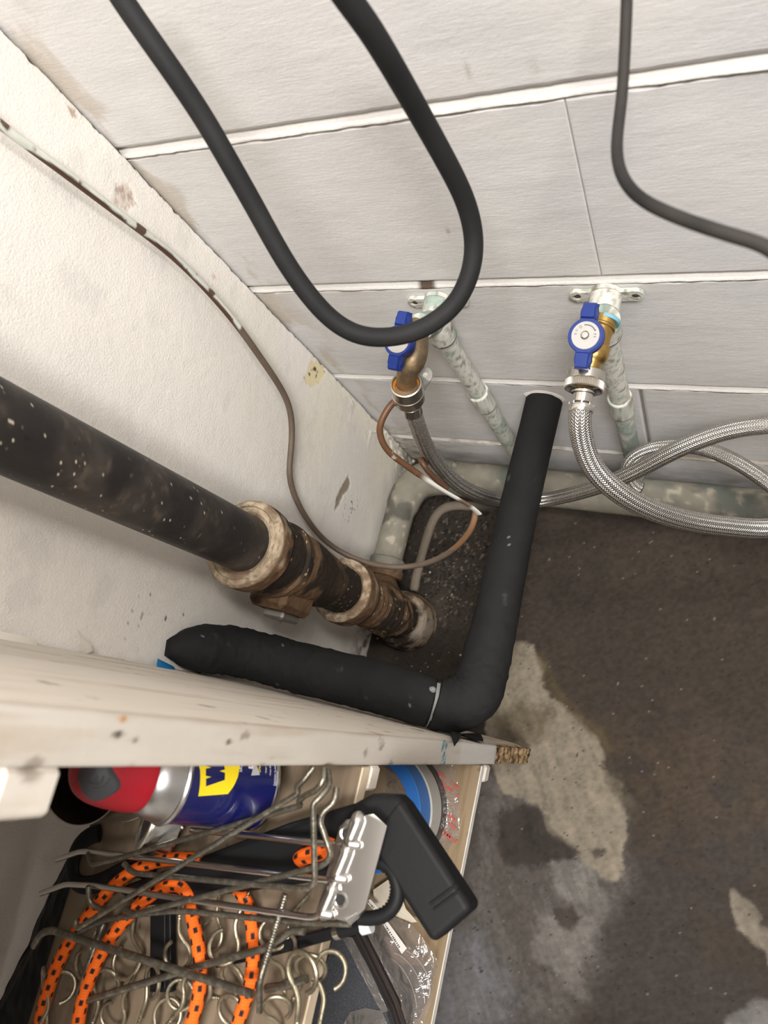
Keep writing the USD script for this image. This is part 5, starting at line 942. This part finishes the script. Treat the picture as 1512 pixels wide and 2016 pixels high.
# ------------------------------------------------------------------ bagged abrasive pads on the lower shelf
M('abrasive_grey', (.040, .042, .048), .92, bumps=[(900, 3, .8, .001)], vary=(700, (.085, .088, .10), .50, .68)); M('abrasive_brown', (.075, .048, .038), .85, vary=((20, 4, 300), (.03, .022, .02), .45, .6)); M('abrasive_black', (.018, .016, .016), .8); M('sheet_purple', (.055, .047, .055), .6); M('sheet_brown', (.16, .105, .080), .7); M('card_cream', (.55, .48, .38), .75)
zt, zb = .428, Z2 + .001
top = [at(p, 'z', zt) for p in ((657, 1840), (690, 1846), (760, 1990), (782, 2060), (604, 2060))]
AP = thing('abrasive_pads', 'stack of dark grey abrasive sheets in a clear bag at the bottom edge', 'abrasive sheets', np.array(top).mean(0) * [1, 1, 0] + [0, 0, zb])
N = 9
for k in range(N):
    za, zc = zb + (zt - zb) * k / N, zb + (zt - zb) * (k + .86) / N; e = .0012 * ((k * 7) % 5 - 2) * .5
    pl = shapely.geometry.polygon.orient(shapely.Polygon([(q[0] + e, q[1]) for q in top])); m = trimesh.creation.extrude_polygon(pl, zc - za, engine='earcut'); m.apply_translation((0, 0, za))
    obj('sheet', m, MATS['abrasive_grey'] if k == N - 1 else MATS['abrasive_black' if k % 2 else 'abrasive_brown'], AP, smooth=False)
def wall_film(line, z0, z1, seed):
    P = spline(np.array([at(p, 'z', zt) for p in line]), .002); u = np.linspace(0, 1, 14); nrm = np.array([.9, .2, 0])
    V = np.stack([P[:, None] * [1, 1, 0] + np.array([0, 0, 1.]) * (z0 + (z1 - z0) * u)[None, :, None] + nrm * (.0015 + .004 * fbm(np.stack([P[:, None, 0] * 90 + 0 * u, P[:, None, 1] * 90 + 0 * u, 0 * P[:, :1] + u * 3], -1), 3, seed))[..., None]]).reshape(-1, 3)
    n = 14; i, j = np.meshgrid(np.arange(len(P) - 1), np.arange(n - 1), indexing='ij'); a = (i * n + j).ravel(); F = np.concatenate([np.stack([a, a + n, a + n + 1], 1), np.stack([a, a + n + 1, a + 1], 1)]); return np.vstack([V, V - nrm * .0002]), np.vstack([F, F[:, ::-1] + len(V)])
obj('bag_edge', filmsheet([(672, 1842), (694, 1846), (726, 1905), (765, 1990), (752, 1994), (715, 1925)], zt + .0012, .0022, 7), MATS['clear_film'], AP, label='crinkled clear bag edge along the pad')
obj('bag_fold', filmsheet([(690, 1992), (720, 1984), (752, 1990), (770, 2030), (770, 2060), (690, 2060), (676, 2016)], zt + .001, .006, 9), MATS['clear_film'], AP)
# loose bag with curved sheets beside the pads
LB = thing('plastic_bag', 'crumpled clear plastic bag with a barcode strip, right of the abrasive stack', 'bag', at((800, 1900), 'z', Z2 + .002))
def arcsheet(line, z0, h, mat, label=None):
    P = spline(np.array([at(p, 'z', z0) for p in line]), .003); Q = P + [0, 0, h]; n = len(P); V = np.vstack([P, Q, P + [.0004, 0, 0], Q + [.0004, 0, 0]]); i = np.arange(n - 1); q = lambda a, b: np.vstack([np.stack([a + i, a + i + 1, b + i + 1], 1), np.stack([a + i, b + i + 1, b + i], 1)])
    return V, np.vstack([q(0, n), q(3 * n, 2 * n), q(n, 3 * n)])
pl = [(742, 1842), (770, 1868), (810, 1888), (836, 1896), (800, 1905), (765, 1890)]
obj('sheet', filmsheet([(735, 1838), (790, 1850), (838, 1892), (834, 1902), (800, 1898), (760, 1888)], Z2 + .016, .002, 4), MATS['sheet_brown'], LB)
obj('sheet', filmsheet([(757, 1886), (800, 1890), (830, 1894), (846, 1910), (852, 1926), (842, 1970), (824, 2006), (806, 2004), (794, 1960)], Z2 + .014, .003, 5), MATS['sheet_purple'], LB)
for line in ([(762, 1884), (790, 1905), (812, 1945), (820, 1985)], [(775, 1876), (806, 1898), (830, 1940), (836, 1975)], [(800, 1872), (832, 1902), (846, 1940), (842, 1965)]):
    obj('bag_crease', rod(spline(np.array([at(p, 'z', Z2 + .0215) for p in line]), .003), .00035, 6), MATS['card_cream'], LB)
obj('film', filmsheet([(722, 1836), (742, 1806), (768, 1800), (812, 1822), (838, 1852), (864, 1894), (856, 1925), (853, 1962), (836, 2010), (826, 2040), (795, 2040), (790, 1970)], Z2 + .019, .006, 6), MATS['clear_film'], LB)
obj('header_card', filmsheet([(735, 1752), (764, 1732), (786, 1752), (800, 1790), (822, 1815), (810, 1816), (772, 1800), (740, 1796)], Z2 + .012, .004, 8), MATS['card_cream'], LB, label='cream card at the mouth of the bag')
for cn in (((751, 1815), (759, 1809), (801, 1867), (791, 1878)), ((721, 1776), (729, 1770), (744, 1787), (737, 1793))):
    P = np.array([at(p, 'z', Z2 + .0285) for p in cn]); h = trimesh.convex.convex_hull(np.vstack([P, P - [0, 0, .0004]])); obj('label_strip', (np.array(h.vertices), np.array(h.faces)), MATS['card_white'] if 'card_white' in MATS else M('card_white', (.66, .62, .57), .6), LB, smooth=False)
    u, w_ = P[3] - P[0], P[1] - P[0]; L = np.linalg.norm(u); ms = []; g = np.random.default_rng(5); s = .06
    while s < .86:
        b = g.uniform(.010, .03) * .045 / L; Rb = np.stack([unit(u), unit(w_), [0, 0, 1]], 1); ms.append(put(box((b * L, np.linalg.norm(w_) * g.uniform(.3, .42), .0001), .00004), Rb, P[0] + u * (s + b / 2) + w_ * .30 + [0, 0, .0001])); s += b + g.uniform(.012, .035) * .045 / L
    obj('barcode', cat_(*ms), MATS['print_dark'], LB, smooth=False)
